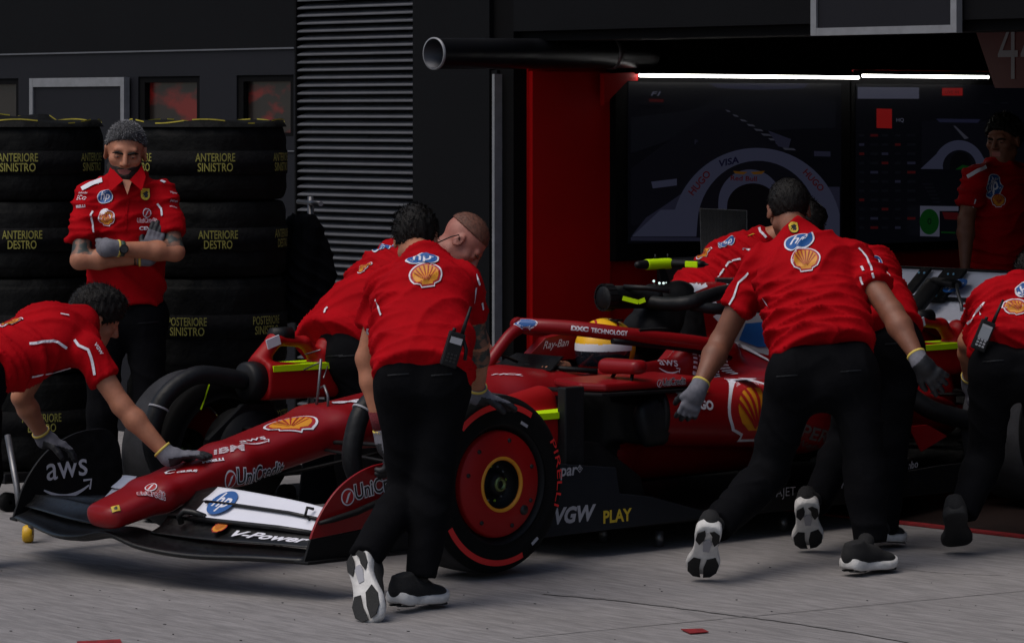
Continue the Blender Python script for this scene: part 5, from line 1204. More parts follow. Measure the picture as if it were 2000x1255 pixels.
cooler(-1, .02, .42, .70, .60, [A(-.60, -.04, .70), A(-.605, -.16, .725), A(-.62, -.30, .735), A(-.64, -.43, .66), A(-.65, -.49, .55), A(-.65, -.50, .44), A(-.65, -.44, .30)], .040)
cooler(1, .28, .74, .545, .60, [A(.60, .2, .545), A(.60, .05, .62), A(.61, -.12, .70), A(.62, -.28, .73), A(.63, -.40, .68), A(.63, -.45, .58), A(.63, -.46, .46), A(.63, -.38, .33)], .040, plain=True)
# rear coolers
cooler(-1, 3.55, 3.95, .68, .62, [A(-.62, 3.5, .68), A(-.62, 3.38, .70), A(-.64, 3.3, .62), A(-.66, 3.3, .5), A(-.66, 3.4, .4)], .05)
cooler(1, 3.10, 3.50, .70, .40, [A(.40, 3.05, .70), A(.45, 2.97, .68), A(.52, 2.95, .58), A(.6, 3.05, .48), A(.66, 3.25, .42)], .045)
# pitot tubes on the nose
pt = onz(632, 800, .60); y_ = -.12
MB().tube([(-.02, y_, .615), (-.015, y_ + .01, .70), (.0, y_ + .012, .83)], .006, 8).build('pitot_tube', M['steel'], car)
MB().tube([(.06, y_, .612), (.06, y_, .68), (.03, y_ + .005, .72), (.005, y_ + .01, .71)], .006, 8).build('pitot_tube', M['steel'], car)
for p, q in (((596, 692), (626, 683)), ((594, 722), (628, 706)), ((640, 715), (632, 738))): MB().tube([at(*p, 14.75), at(*q, 14.62)], .003, 6).build('sensor_wire', M['steel'], car)
# ---- rear wing
rw = bpy.data.objects.new('rear_wing', None); COL.objects.link(rw); rw.location = (0, 4.25, .95); put(rw, car)
airfoil([(x, 4.12, .955, 4.30, 1.075) for x in np.linspace(-.49, .49, 7)], .02, .10).build('flap', M['paintwhite'], rw)
airfoil([(x, 3.92, .835 + abs(x) * .03, 4.14, .935) for x in np.linspace(-.49, .49, 7)], .03, .12).build('main_plane', M['paintwhite'], rw)
MB().tube([(-.49, 4.30, 1.078), (.49, 4.30, 1.078)], .008, 8).build('gurney_strip', M['carbonm'], rw); MB().tube([(-.49, 4.13, .945), (.49, 4.13, .945)], .012, 8).build('slot_gap', M['carbonm'], rw)
for sg in (-1, 1): MB().prism([(sg * .50, 3.85, .80), (sg * .50, 3.90, 1.06), (sg * .50, 4.32, 1.10), (sg * .50, 4.36, .80), (sg * .50, 4.2, .50)], (sg * .012, 0, 0)).build('endplate', M['carbonm'], rw, bevel=.003)
for x, wv in ((-.19, .030), (0, .07)):
    MB().prism([(x - wv, 4.09, .93), (x + wv, 4.09, .93), (x + wv, 4.27, 1.075), (x - wv, 4.27, 1.075)], (0, -.012, .012)).build('bracket', M['carbonm'], rw)
    for dz, dy in ((.95, 4.09), (1.05, 4.22)):
        for dx in (-.015, .02): MB().lathe((x + dx, dy, dz + .01), A(0, -.7, .5), [(0, .007), (.003, .006), (.004, .0005)], 10).build('bolt', mat('blue_bolt', (.15, .35, .5), .3, metal=.5), rw)
MB().tube(list(catmull([(0, 3.86, .52), (0, 3.80, .66), (0, 3.84, .80), (0, 3.98, .92), (0, 4.10, 1.02)], 14)), [.055] * 14, 12, flat=.6).build('pylon', M['carbonm'], rw)
MB().tube([(0, 4.1, 1.03), (.16, 4.08, 1.02)], .035, 10, flat=.6).build('actuator', M['carbonm'], rw); MB().tube([(.16, 4.08, 1.02), (.20, 4.04, .98), (.24, 4.02, .93), (.26, 4.0, .90)], .009, 8).build('cable', M['steel'], rw)
c = onx(1880, 558, 0.0); flatmark('round_logo', L_hp()[1:], A(.10, 4.16, 1.00), X_, nrm(A(0, .18, .12)), .12, rw, .014)
flatmark('round_logo', L_hp()[1:], A(.10, 4.13, .99), X_, nrm(A(0, .18, .12)), .115, rw, .02)
rw.location.y -= .32
airfoil([(x, 3.95, .42, 4.15, .47) for x in np.linspace(-.45, .45, 5)], .02).build('beam_wing', M['carbonm'], car)
MB().prism([(-.48, 3.4, .13), (.48, 3.4, .13), (.50, 4.15, .30), (-.50, 4.15, .30)], (0, 0, .015)).build('diffuser', M['carbonm'], car)
MB().box((-.05, 4.05, .28), (.05, 4.22, .40), bev=.02).build('crash_structure', M['carbonm'], car)
MB().prism([(.70, 2.88, .30), (.70, 3.06, .36), (.70, 2.92, .42), (.70, 2.80, .42)], (-.01, 0, 0)).build('red_winglet', M['carred'], car)
# ---- marks on the bodywork
def wash(name, poly, m='paintwhite', x=.0016):
    """a colour field on the bodywork, outlined by photo points"""
    P = np.array(poly, float); V, Fc = poly2d([(p[0], -p[1]) for p in poly]); V, Fc = refine(np.c_[V, np.zeros(len(V))], Fc, 9)
    vs, ok = [], []
    for v in V:
        h_, n_ = hit(bw, v[0], -v[1]); ok.append(h_ is not None); vs.append(h_ + n_ * x if h_ is not None else A(0, 0, 0))
    fs = [f for f in Fc if all(ok[i] for i in f)]
    return link(name, vs, fs, M[m], bw, False)
wash('white_flash', [(1318, 556), (1352, 546), (1378, 552), (1382, 560), (1345, 575), (1335, 575)]); wash('white_flash', [(1362, 590), (1390, 580), (1400, 592), (1365, 600)])
wash('white_flash', [(1392, 618), (1408, 608), (1440, 640), (1420, 645)]); wash('white_flash', [(1428, 672), (1445, 615), (1520, 600), (1560, 690), (1500, 694), (1450, 680)], 'silver'); wash('blue_flash', [(1442, 664), (1455, 632), (1530, 625), (1530, 676), (1480, 678)], 'blue', .004)  # the large white flash takes silver: its shade is put into the colour
seam(bw, 'white_swoosh', [(1432, 672), (1455, 680), (1480, 694), (1500, 705)], .020)
decal(bw, 'shell_logo', L_shell(), (514, 838), (622, 826), ysc=.8); decal(bw, 'smile_logo', L_aws(), (466, 866), (524, 858), ysc=.75)
decal(bw, 'lettering', L_ibm(), (418, 889), (478, 881), ysc=.85); decal(bw, 'lettering', L_text('PIRELLI', 'white', .06, 1.3), (396, 906), (438, 900)); decal(bw, 'lettering', L_text('CELSIUS', 'white', .05, 1.2, .2), (345, 925), (386, 923))
decal(bw, 'crescent_logo', [stroke([(.45, .25), (.2, .42), (-.15, .40), (-.42, .1), (-.3, -.3), (.1, -.42), (.45, -.3)], [.06, .14, .2, .24, .2, .14, .05]) + (M['white'],)], (322, 925), (344, 921))
decal(bw, 'bank_logo', L_uc_stack(), (268, 962), (322, 958)); decal(bw, 'square_badge', L_shield(True), (218, 996), (234, 992), ysc=.9)
decal(bw, 'bank_logo', L_unicredit(), (438, 938), (549, 916), ysc=1.3); decal(bw, 'lettering', L_text('M', 'white', .06, 2.0), (650, 789), (714, 787), ysc=.8); decal(bw, 'lettering', L_text('HCL', 'white', .03, 2.4, .4), (958, 734), (1022, 736), ysc=.5); decal(bw, 'lettering', L_text('G', 'white', .03, 1.3, .3), (930, 748), (944, 750))
decal(bw, 'shell_logo', L_shell(), (1301, 619), (1323, 618)); decal(bw, 'smile_logo', L_aws(), (1282, 714), (1324, 718), ysc=.85, lift=.014); decal(bw, 'lettering', L_ibm(), (1352, 730), (1440, 730)); decal(bw, 'shell_logo', L_shell(.66), (1420, 806), (1540, 804), ysc=.80)
decal(bw, 'cat_logo', [stroke([(-.5, .1), (-.3, .3), (.0, .1), (.3, .0), (.5, -.4)], [.05, .3, .4, .3, .1]) + (M['white'],)], (1312, 768), (1332, 770)); decal(bw, 'lettering', L_text('NGO', 'white', .05, 1.0), (1352, 796), (1392, 800)); decal(bw, 'square_badge', [poly2d(circle(0, 0, .5)) + (M['yellow'],)], (1375, 764), (1382, 765))
decal(bw, 'lettering', L_text('PERONI', 'dim', .02, .75), (1560, 850), (1640, 850), ysc=.62); decal(bw, 'lettering', L_text('NASTRO AZZURRO', 'dim', .0, .9, .2), (1558, 864), (1640, 866), ysc=.8); decal(bw, 'lettering', L_text('0.0', 'dim', .0, .9, .2), (1574, 871), (1592, 871), ysc=.6)
decal(ho, 'lettering', L_text('TECHNOLOGY', 'white', .03, .95), (1154, 648), (1226, 655), lift=.001); decal(ho, 'lettering', L_text('DXC', 'white', .06, 1.4), (1115, 644), (1149, 647), lift=.001)
decal(ho, 'round_logo', [L_hp()[0], L_hp()[1]], (1003, 633), (1050, 631), ysc=.35, lift=.001)
side_mark('lettering', L_text('VGW', 'silver', .04, 1.05, .25), onx(1124, 1018, .7905), .235, nb_, 0, .001); side_mark('lettering', L_text('PLAY', 'gold', .03, 1.0, .0), onx(1206, 1018, .7905), .165, nb_, 0, .001)
side_mark('lettering', L_text('Bitpar', 'silver', .02, 1.0, .15), onx(1098, 929, .7905), .17, nb_, 0, .001)
side_mark('diamond_logo', [poly2d([(0, .5), (.5, 0), (0, -.5), (-.5, 0)]) + (M['silver'],), poly2d([(0, .36), (.36, 0), (0, -.36), (-.36, 0)]) + (M['navy'],), (L_text('a', 'silver')[0][0] * .3 + [0, -.1], L_text('a', 'silver')[0][1], M['silver'])], onx(1132, 915, .7905), .034, nb_, 0, .001)
side_mark('lettering', L_text('VISTAJET', 'silver', -.01, 1.1), onx(1516, 970, .787), .245, car, -1, .001)
side_mark('lettering', L_text('NG', 'silver', .03, 1.0, .1), onx(1652, 952, .787), .06, car, -1, .001); side_mark('lettering', L_text('brembo', 'silver', .02, 1.0, .1), onx(1772, 916, .787), .15, car, 4, .001)
lips = [o for o in car.children if o.name.startswith('inlet_lip')][1]
side_mark('bank_logo', L_unicredit(), A(.6815, 1.27, .699), .17, lips, 0, .003)
# small castor frames under the car
for px, py in ((1178, 1032), (1287, 1040), (1530, 1010)):
    p = onz(px, py + 14, .03)
    MB().tube([(p[0], p[1], .003), (p[0], p[1], .07)], .02, 12).build('skid_stud', M['steel'], car)

# ---- dolly with yellow wheels under the far end of the wing
dl = thing('front_dolly', 'low dolly with a round yellow wheel under the far front wing tip', 'dolly', tuple(onz(60, 1062, 0)))
p = onz(60, 1060, .0); r_ = .038
for k in (0, 1):
    c = p + A(-.02 - .25 * k, .0 + .3 * k, r_); MB().lathe(c, RT, [(-.022, .008), (-.022, .032), (-.012, .038), (.012, .038), (.022, .032), (.022, .008)], 30).build('wheel', M['yellowrub'], dl)
MB().tube([p + A(0, 0, .10), p + A(-.27, .3, .10)], .014).build('axle_bar', M['steel'], dl); MB().tube([p + A(0, 0, .038), p + A(0, 0, .10)], .012).build('fork', M['steel'], dl)
MB().tube([at(15, 850, 14.95), at(33, 950, 14.85), at(40, 1010, 14.8)], .014).build('handle', M['steel'], dl)

# ================================================================== DRIVER
drv = thing('person', 'driver in a yellow helmet sitting in the red car', 'person', (0, 1.55, .0))
hc = A(0, 1.535, .805); hf = nrm(A(0, -1, -.02)); hfr = frame_of(hf, Z_)
Hp = [ell(hc + Z_ * .0, list(hfr), (.128, .146, .131), .02), ell(hc + A(0, -.05, -.055), list(hfr), (.085, .085, .065), .04)]
def hmi(c):
    z = c[:, 2] - hc[2]; y = c[:, 1] - hc[1]; x = c[:, 0]; i = np.zeros(len(c), int)
    i[(y < .035) & (z < -.010) & (z > -.078)] = 1                 # visor
    i[(y < .05) & (z < .020) & (z >= -.010)] = 2                  # sun strip
    i[(z < -.078) & (y < 0)] = 3
    i[(np.abs(np.sin(y * 26 + x * 19)) > .985) & (z > .05)] = 4
    return i
hm = sdf_obj('helmet', Hp, [mat('yellow_helmet', (.85, .46, .015), .35, coat=.2, noise=.1, nscale=10), mat('dark_visor', (.010, .012, .018), .06, coat=1.0), M['paintwhite'], M['carredbright'], M['redp']], drv, .0048, mi=hmi)
MB().box((.02, 1.52, .925), (.09, 1.56, .932)).build('helmet_winglet', M['carbonm'], hm)
Jd = dict(sh=A(-.15, 1.55, .58), el=A(-.20, 1.32, .56), wr=A(-.10, 1.20, .745))
dh = at(1062, 706, 15.25)
sk = [seg((0, 1.75, .40), (0, 1.60, .62), (.17, .11), (.16, .10), X_, .05), seg((0, 1.6, .62), (0, 1.56, .72), .06, .055, k=.03), seg((.15, 1.58, .60), (.20, 1.35, .56), .055, .045), seg((.20, 1.35, .56), (.12, 1.22, .68), .045, .03), seg((-.15, 1.58, .60), (-.16, 1.40, .62), .055, .045), seg((-.16, 1.40, .62), dh + A(.03, .10, -.03), .042, .030)]
hpn = hand_prims(dh + A(.03, .09, -.025), nrm(A(-.15, -1, .12)), A(0, 0, -1), A(1, 0, .2), .8) + hand_prims((.12, 1.22, .68), nrm(A(-.1, -.5, .2)), A(-1, 0, 0), A(0, 0, 1), .9)
def dmi(c): return np.where(np.linalg.norm(c - (dh + A(.02, .02, -.02)), axis=1) < .13, 1, 0)
sdf_obj('body', sk + hpn, [M['carredbright'], M['skin']], drv, .006, mi=dmi)

# ------------------------------------------------------------------ standing man with folded arms
def crewB():
    D = 15.9; d = lambda x, y, o=0: at(x, y, D + o)
    J = dict(pel=d(246, 600), nk=d(247, 352, .03), shL=d(318, 386, .02), shR=d(174, 388, .02), elL=d(342, 492, -.10), wrL=d(214, 476, -.25), elR=d(156, 508, -.15), wrR=d(282, 458, -.16), hipL=d(285, 625), hipR=d(205, 625), knL=d(292, 805, -.03), knR=d(200, 805, -.03), anL=d(300, 985, .03), anR=d(192, 985, .03))
    J['wrR'] = d(290, 503, -.115); J['wrL'] = d(214, 484, -.225)
    C = d(245, 298, -.02); fw = nrm(-FW * 1.0 + RT * .10 + A(0, 0, -.22)); up = nrm(A(0, 0, 1) + RT * .06)
    hl = [(-FW * .0 - RT * 1.0 + A(0, 0, .05)), (RT * .2 + FW * 1.0), A(0, 0, 1), .5]
    P = person('man with grey hair and beard standing with folded tattooed arms between the tyre stacks', J, (C, fw, up), 'skin', sleeve=.70, gloves=(1, 1), hands=[(-RT * .75 + FW * .9 + A(0, 0, -.05), FW + RT * .7 , A(0, 0, 1), .7, .1, 1.0, .1), (RT * .32 + A(0, 0, 1) + FW * .02, FW, -RT, .2, .0)], seed=11, bulk=1.02,
               headscale=1.11, tat=[('R', .6, .97), ('L', .6, .97)], hd_fine=.0042, tum=.94,
               shoes=[(d(298, 1025, .10), d(306, 1032, -.16), A(0, 0, 1), dict(white=False)), (d(190, 1025, .10), d(182, 1032, -.16), A(0, 0, 1), dict(white=False))])
    fr = frame_of(fw, up); s = 1.11
    hair_cap(None, C, fr, s, [M['hair_grey'], M['hair_silver']], fur=(3600, .0095, .0011), front=(.090, .080), nape=(-.090, -.030), thick=.007, noise=.0016, parent=P['body'], h=.004, extra=lambda q: [ell(q(0, .025, .090), list(fr), (.056, .060, .034), .02)])
    # beard
    def q(x, y, z): return C + s * (fr[0] * x + fr[1] * y + fr[2] * z)
    hp, _ = head_prims(C, fr, s * 1.0)
    bp = []
    for p_ in hp[1:5]:
        if p_['t'] == 'ell': p_['r'] = tuple(v + .0035 for v in p_['r'])
        else: p_['ra'] = tuple(v + .0035 for v in p_['ra']); p_['rb'] = tuple(v + .0035 for v in p_['rb'])
        bp.append(p_)
    bp += [seg(q(-.024, .088, -.045), q(.024, .088, -.045), .0065, k=.006), plane(q(0, .06, -.030), -nrm(-fr[2] * .8 - fr[1] * .5) * -1 * -1, .01) if False else plane(q(0, .050, -.020), nrm(fr[2] * 1.0 + fr[1] * .55), .01),
           ell(q(0, .098, -.061), list(fr), (.024, .022, .0125), .004, '-'), ell(q(0, .10, -.025), list(fr), (.030, .035, .015), .004, '-'), ell(q(-.044, .075, -.022), list(fr), (.020, .03, .017), .006, '-'), ell(q(.044, .075, -.022), list(fr), (.020, .03, .017), .006, '-')]
    sdf_obj('beard', bp, M['beard'], P['body'], .0036, noise=.0012, seed=4)
    eyes(P['body'], C, fr, s)
    # shirt details
    sh = P['shirt']
    cn = J['nk']; U = A(0, 0, 1)
    for sg in (-1, 1):
        c = d(247 + sg * 20, 352, -.10); t = MB()
        t.prism([d(247 + sg * 30, 322, -.06), d(247 + sg * 38, 345, -.10), d(247 + sg * 30, 372, -.155), d(247 + sg * 6, 352, -.150), d(247 + sg * 22, 335, -.10)], -FW * .004)
        t.build('collar', M['shirt'], sh)
    MB().prism([d(238, 350, -.128), d(258, 352, -.128), d(249, 380, -.158)], -FW * .002).build('neck_opening', M['skin'], sh)
    decal(sh, 'round_logo', L_hp(), (190, 386), (221, 386), ysc=.85, lift=.008); decal(sh, 'shell_logo', L_shell(), (192, 426), (225, 426), ysc=.85, lift=.010)
    decal(sh, 'shield_badge', L_shield(), (272, 380), (295, 380)); decal(sh, 'bank_logo', L_uc_stack(), (268, 424), (306, 424)); decal(sh, 'lettering', L_text('CEVA', 'white', .03, 1.3), (272, 449), (303, 449))
    decal(sh, 'lettering', L_text('ECG', 'white', .0), (150, 392), (166, 392)); decal(sh, 'lettering', L_text('IRELLI', 'white', .05, 1.2), (150, 406), (168, 404)); decal(sh, 'lettering', L_text('defender', 'white', .01), (154, 378), (172, 378))
    for y, s_ in ((378, 'VGW'), (392, 'peroni'), (405, 'HCLTech')): decal(sh, 'lettering', L_text(s_, 'white', .01), (331, y), (345, y + 3))
    decal(sh, 'cat_logo', [stroke([(-.5, .12), (-.25, .22), (.0, .05), (.3, -.1), (.5, -.35)], [.05, .16, .22, .14, .05]) + (M['white'],), stroke([(.1, -.05), (.15, -.3)], .08) + (M['white'],)], (180, 356), (194, 356))
    seam(sh, 'shoulder_stripe', [(160, 370), (178, 360), (200, 352)], .026); seam(sh, 'shoulder_stripe', [(286, 346), (305, 350), (322, 358)], .020)
    seam(sh, 'sleeve_piping', [(181, 413), (177, 422), (180, 440), (181, 454)], .009); seam(sh, 'sleeve_piping', [(308, 398), (315, 408), (317, 421)], .009)
    seam(sh, 'placket', [(250, 388), (246, 420), (245, 448)], .010, 'shirt')
    # watch, bracelets
    wd = nrm(J['wrL'] - J['elL']); wc = J['wrL'] - wd * .055
    wa = MB().lathe(wc, wd, [(-.011, .0325), (-.011, .0365), (.011, .0365), (.011, .0325)], 26).build('watch', mat('green_strap', (0.02, 0.06, 0.045), .6), P['body'])
    n_ = nrm(-FW - wd * (-FW @ wd)); MB().lathe(wc + n_ * .034, n_, [(0, .021), (.009, .021), (.010, .018), (.0095, .001)], 28).build('watch_case', M['plastic'], wa)
    MB().lathe(wc + n_ * .0442, n_, [(0, .0165), (.0005, .001)], 24).build('watch_dial', mat('dial', (.03, .035, .04), .15), wa)
    wd = nrm(J['wrR'] - J['elR'])
    for k in (.035, .05, .062): MB().lathe(J['wrR'] - wd * k, wd, [(-.0025, .0315), (-.0025, .0345), (.0025, .0345), (.0025, .0315)], 22).build('bracelet', M['steel'] if k < .06 else M['plastic'], P['body'])
    return P
crewB()

# ------------------------------------------------------------------ man on the left bending over the nose
def crewA():
    d = lambda x, y, D: at(x, y, D)
    J = dict(pel=d(-35, 718, 13.95), nk=d(158, 632, 14.25), shL=d(96, 640, 14.40), shR=d(172, 690, 14.05), elR=d(238, 792, 14.02), wrR=d(330, 892, 14.0), elL=d(40, 790, 14.5), wrL=d(85, 860, 14.6),
             hipL=d(-40, 745, 14.1), hipR=d(-45, 760, 13.85), knL=d(-30, 930, 14.35), knR=d(-100, 960, 13.95), anL=d(-70, 1120, 14.1), anR=d(-240, 1120, 13.7))
    J['shL'] = d(108, 660, 14.42); J['elL'] = d(42, 775, 14.52); J['wrL'] = d(88, 858, 14.62)
    C = d(186, 622, 14.40); fw = nrm(RT * .80 + FW * .30 + A(0, 0, -.45)); up = nrm(A(0, 0, 1) + RT * .45)
    P = person('man with dark hair bending from the left edge with one glove on the car nose', J, (C, fw, up), 'skin', sleeve=.50, gloves=(1, 1),
               hands=[(RT * .8 + A(0, 0, -.25), A(0, 0, -1), -FW, .55), (nrm(RT * .95 + A(0, 0, .12) + FW * .05), A(0, 0, -1), FW, .22)], seed=21, bulk=1.0, tum=.95,
               shoes=[(d(-90, 1150, 14.2), d(-20, 1150, 14.2), A(0, 0, 1)), None])
    fr = frame_of(fw, up)
    hair_cap(None, C, fr, 1.0, M['hair_dark'], front=(.10, .055), nape=(-.10, -.085), thick=.020, noise=.0032, parent=P['body'], h=.005, extra=lambda q: [ell(q(0, .03, .10), list(fr), (.06, .065, .04), .03)])
    sh = P['shirt']
    decal(sh, 'shell_logo', L_shell(), (2, 640), (44, 622), ysc=.6); seam(sh, 'piping', [(57, 672), (105, 665), (130, 679)], .011); seam(sh, 'piping', [(60, 735), (100, 727), (138, 716)], .009)
    seam(sh, 'sleeve_piping', [(145, 664), (154, 675), (172, 683), (181, 710), (186, 732)], .011); decal(sh, 'lettering', L_text('VGW', 'white', .03), (182, 672), (196, 694)); seam(sh, 'collar_mark', [(118, 614), (134, 617)], .008)
    decal(sh, 'shell_logo', L_shell(), (96, 738), (122, 730), ysc=.5)
crewA()

# ------------------------------------------------------------------ near pusher at the front wheel
def crewD():
    d = lambda x, y, D: at(x, y, D)
    J = dict(pel=d(822, 722, 13.02), nk=d(832, 512, 13.48), shL=d(752, 566, 13.42), shR=d(905, 556, 13.40), elL=d(716, 700, 13.45), wrL=d(752, 862, 13.42), elR=d(934, 668, 13.55), wrR=d(932, 772, 13.70),
             hipL=d(782, 755, 13.05), hipR=d(868, 755, 13.05), knL=d(795, 960, 13.15), knR=d(848, 950, 13.05), anL=d(712, 1090, 12.82), anR=d(822, 1125, 13.0))
    C = d(812, 468, 13.66); fw = nrm(FW * .75 + A(0, 0, -.55) + RT * .12); up = nrm(A(0, 0, .62) + FW * .55)
    P = person('near man with dark hair seen from behind, one glove on the red-lined front tyre', J, (C, fw, up), 'skin', sleeve=.56, gloves=(1, 1),
               hands=[(RT * .25 + A(0, 0, -1), -RT + FW * .3, FW, .9), (nrm(RT * .8 + A(0, 0, -.22) + FW * .35), A(0, 0, -1), -FW - RT * .1, .25, .22)], seed=31, bulk=1.02, tat=[('R', .6, 1.0), ('R', 1.05, 1.35)],
               shoes=[(d(690, 1068, 12.83), d(722, 1216, 12.66), nrm(FW * 1.0 + A(0, 0, .1) + RT * .45)), (d(797, 1192, 12.96), d(865, 1186, 13.12), A(0, 0, 1))], shirt_len=.05, foldamp=.018)
    fr = frame_of(fw, up)
    hair_cap(None, C, fr, 1.0, M['hair_dark'], front=(.10, .045), nape=(-.10, -.085), thick=.014, noise=.003, parent=P['body'], h=.005)
    sh = P['shirt']
    decal(sh, 'shell_logo', L_shell(), (799, 545), (864, 534)); decal(sh, 'round_logo', L_hp(), (791, 512), (857, 504), ysc=.85)
    seam(sh, 'piping', [(735, 586), (740, 600), (746, 616)], .009); seam(sh, 'piping', [(929, 537), (936, 556)], .008); seam(sh, 'piping', [(928, 562), (924, 592)], .008); seam(sh, 'sleeve_piping', [(718, 640), (719, 660)], .009); seam(sh, 'sleeve_piping', [(940, 590), (942, 605)], .009)
    r = d(884, 682, 12.82); radio(P['root'], r, nrm(A(0, 0, 1) + RT * .30), -FW + RT * .2)
    MB().tube([r + A(0, 0, .05) + RT * .035, r + A(0, 0, .0) + RT * .05, r + A(0, 0, -.04) + RT * .045], .007, 8).build('radio_clip', M['plastic'], P['root'])
    wd = nrm(J['wrL'] - J['elL']); MB().lathe(J['wrL'] - wd * .085, wd, [(-.035, .0335), (-.035, .040), (.035, .0375), (.035, .031)], 26).build('wristband', mat('dark_red_cloth', (.10, .004, .01), .9, bump=.4, bscale=200), P['body'])
    return P
crewD()

# ------------------------------------------------------------------ man with cropped hair on the far side of the nose
def crewC():
    d = lambda x, y, D: at(x, y, D)
    J = dict(pel=d(658, 668, 15.35), nk=d(808, 496, 15.72), shL=d(770, 505, 15.90), shR=d(800, 548, 15.52), elR=d(890, 640, 15.55), wrR=d(960, 690, 15.6), elL=d(860, 640, 16.0), wrL=d(940, 690, 16.1),
             hipL=d(668, 715, 15.45), hipR=d(700, 715, 15.25), knL=d(690, 870, 15.45), knR=d(730, 870, 15.3), anL=d(690, 1005, 15.4), anR=d(730, 1005, 15.3))
    C = d(903, 474, 15.68); fw = nrm(RT * .58 + FW * -.18 + A(0, 0, -.80)); up = nrm(A(0, 0, .62) + RT * .75)
    P = person('man with cropped reddish hair leaning over the far side of the car nose', J, (C, fw, up), 'skin_pink', sleeve=.95, gloves=(0, 0), arms=(1, 1), seed=41, bulk=1.12, headscale=1.08, foldamp=.019, shirt_len=.06, tum=1.1)
    fr = frame_of(fw, up)
    hair_cap(None, C, fr, 1.08, M['hair_short'], front=(.088, .072), nape=(-.10, .035), thick=.004, noise=.0008, parent=P['body'], h=.005, fur=(2500, .005, .0009))
    eyes(P['body'], C, fr, 1.08, 'hair_short')
    q = lambda x, y, z: C + 1.08 * (fr[0] * x + fr[1] * y + fr[2] * z)
    MB().tube([q(.086, -.004, .0), q(.094, -.02, .012), q(.09, -.034, -.02), q(.07, -.05, -.08)], .003, 8).build('earpiece', M['plastic'], P['body'])
    sh = P['shirt']
    decal(sh, 'round_logo', L_hp(), (738, 492), (768, 480), ysc=.6); decal(sh, 'shell_logo', L_shell(), (700, 535), (728, 514), ysc=.7); seam(sh, 'cat_logo', [(634, 612), (636, 604), (640, 600)], .008)
    seam(sh, 'sleeve_piping', [(880, 620), (886, 630), (892, 640)], .007)
crewC()

# ------------------------------------------------------------------ big pusher in the middle right
def crewG():
    d = lambda x, y, D: at(x, y, D)
    J = dict(pel=d(1612, 700, 14.18), nk=d(1560, 462, 14.62), shL=d(1484, 520, 14.62), shR=d(1668, 508, 14.50), elL=d(1408, 668, 14.65), wrL=d(1362, 762, 14.50), elR=d(1742, 610, 14.25), wrR=d(1798, 708, 14.1),
             hipL=d(1548, 750, 14.2), hipR=d(1668, 740, 14.2), knL=d(1500, 925, 14.25), knR=d(1690, 920, 14.15), anL=d(1400, 1028, 13.78), anR=d(1700, 1060, 14.12))
    C = d(1540, 412, 14.78); fw = nrm(FW * .85 + A(0, 0, -.42) - RT * .05); up = nrm(A(0, 0, .75) + FW * .4 - RT * .05)
    P = person('large man with thinning black hair pushing the engine cover, back to the lane', J, (C, fw, up), 'skin_dark', sleeve=.56, gloves=(1, 2),
               hands=[(nrm(A(0, 0, -.9) - RT * .35 + FW * .2), FW, -RT * .6 + FW * .4, .5), (nrm(A(0, 0, -.75) + RT * .75), FW, RT * -1 + A(0, 0, -.2), .55, .2)], seed=51, bulk=1.17, headscale=1.06,
               shoes=[(d(1388, 1040, 13.60), d(1370, 1137, 13.80), nrm(FW * 1.0 + A(0, 0, .8) + RT * .1)), (d(1668, 1119, 13.95), d(1742, 1112, 14.12), A(0, 0, 1))], foldamp=.019)
    fr = frame_of(fw, up)
    hair_cap(None, C, fr, 1.06, M['hair_dark'], front=(.10, .02), nape=(-.10, -.075), thick=.007, noise=.0018, parent=P['body'], h=.005, fur=(2500, .007, .0012))
    sh = P['shirt']
    decal(sh, 'round_logo', L_hp(), (1532, 476), (1591, 469), ysc=1.15); decal(sh, 'shell_logo', L_shell(), (1545, 512), (1603, 505)); decal(sh, 'shield_badge', L_shield(), (1538, 449), (1562, 447))
    seam(sh, 'sleeve_piping', [(1463, 533), (1444, 552), (1434, 580), (1426, 595)], .009); seam(sh, 'sleeve_piping', [(1676, 485), (1690, 500), (1700, 520), (1706, 542)], .009)
    seam(sh, 'piping', [(1474, 570), (1490, 580), (1502, 598)], .008); seam(sh, 'piping', [(1682, 520), (1686, 530)], .010); seam(sh, 'piping', [(1680, 540), (1684, 556)], .008)
    return P
crewG()

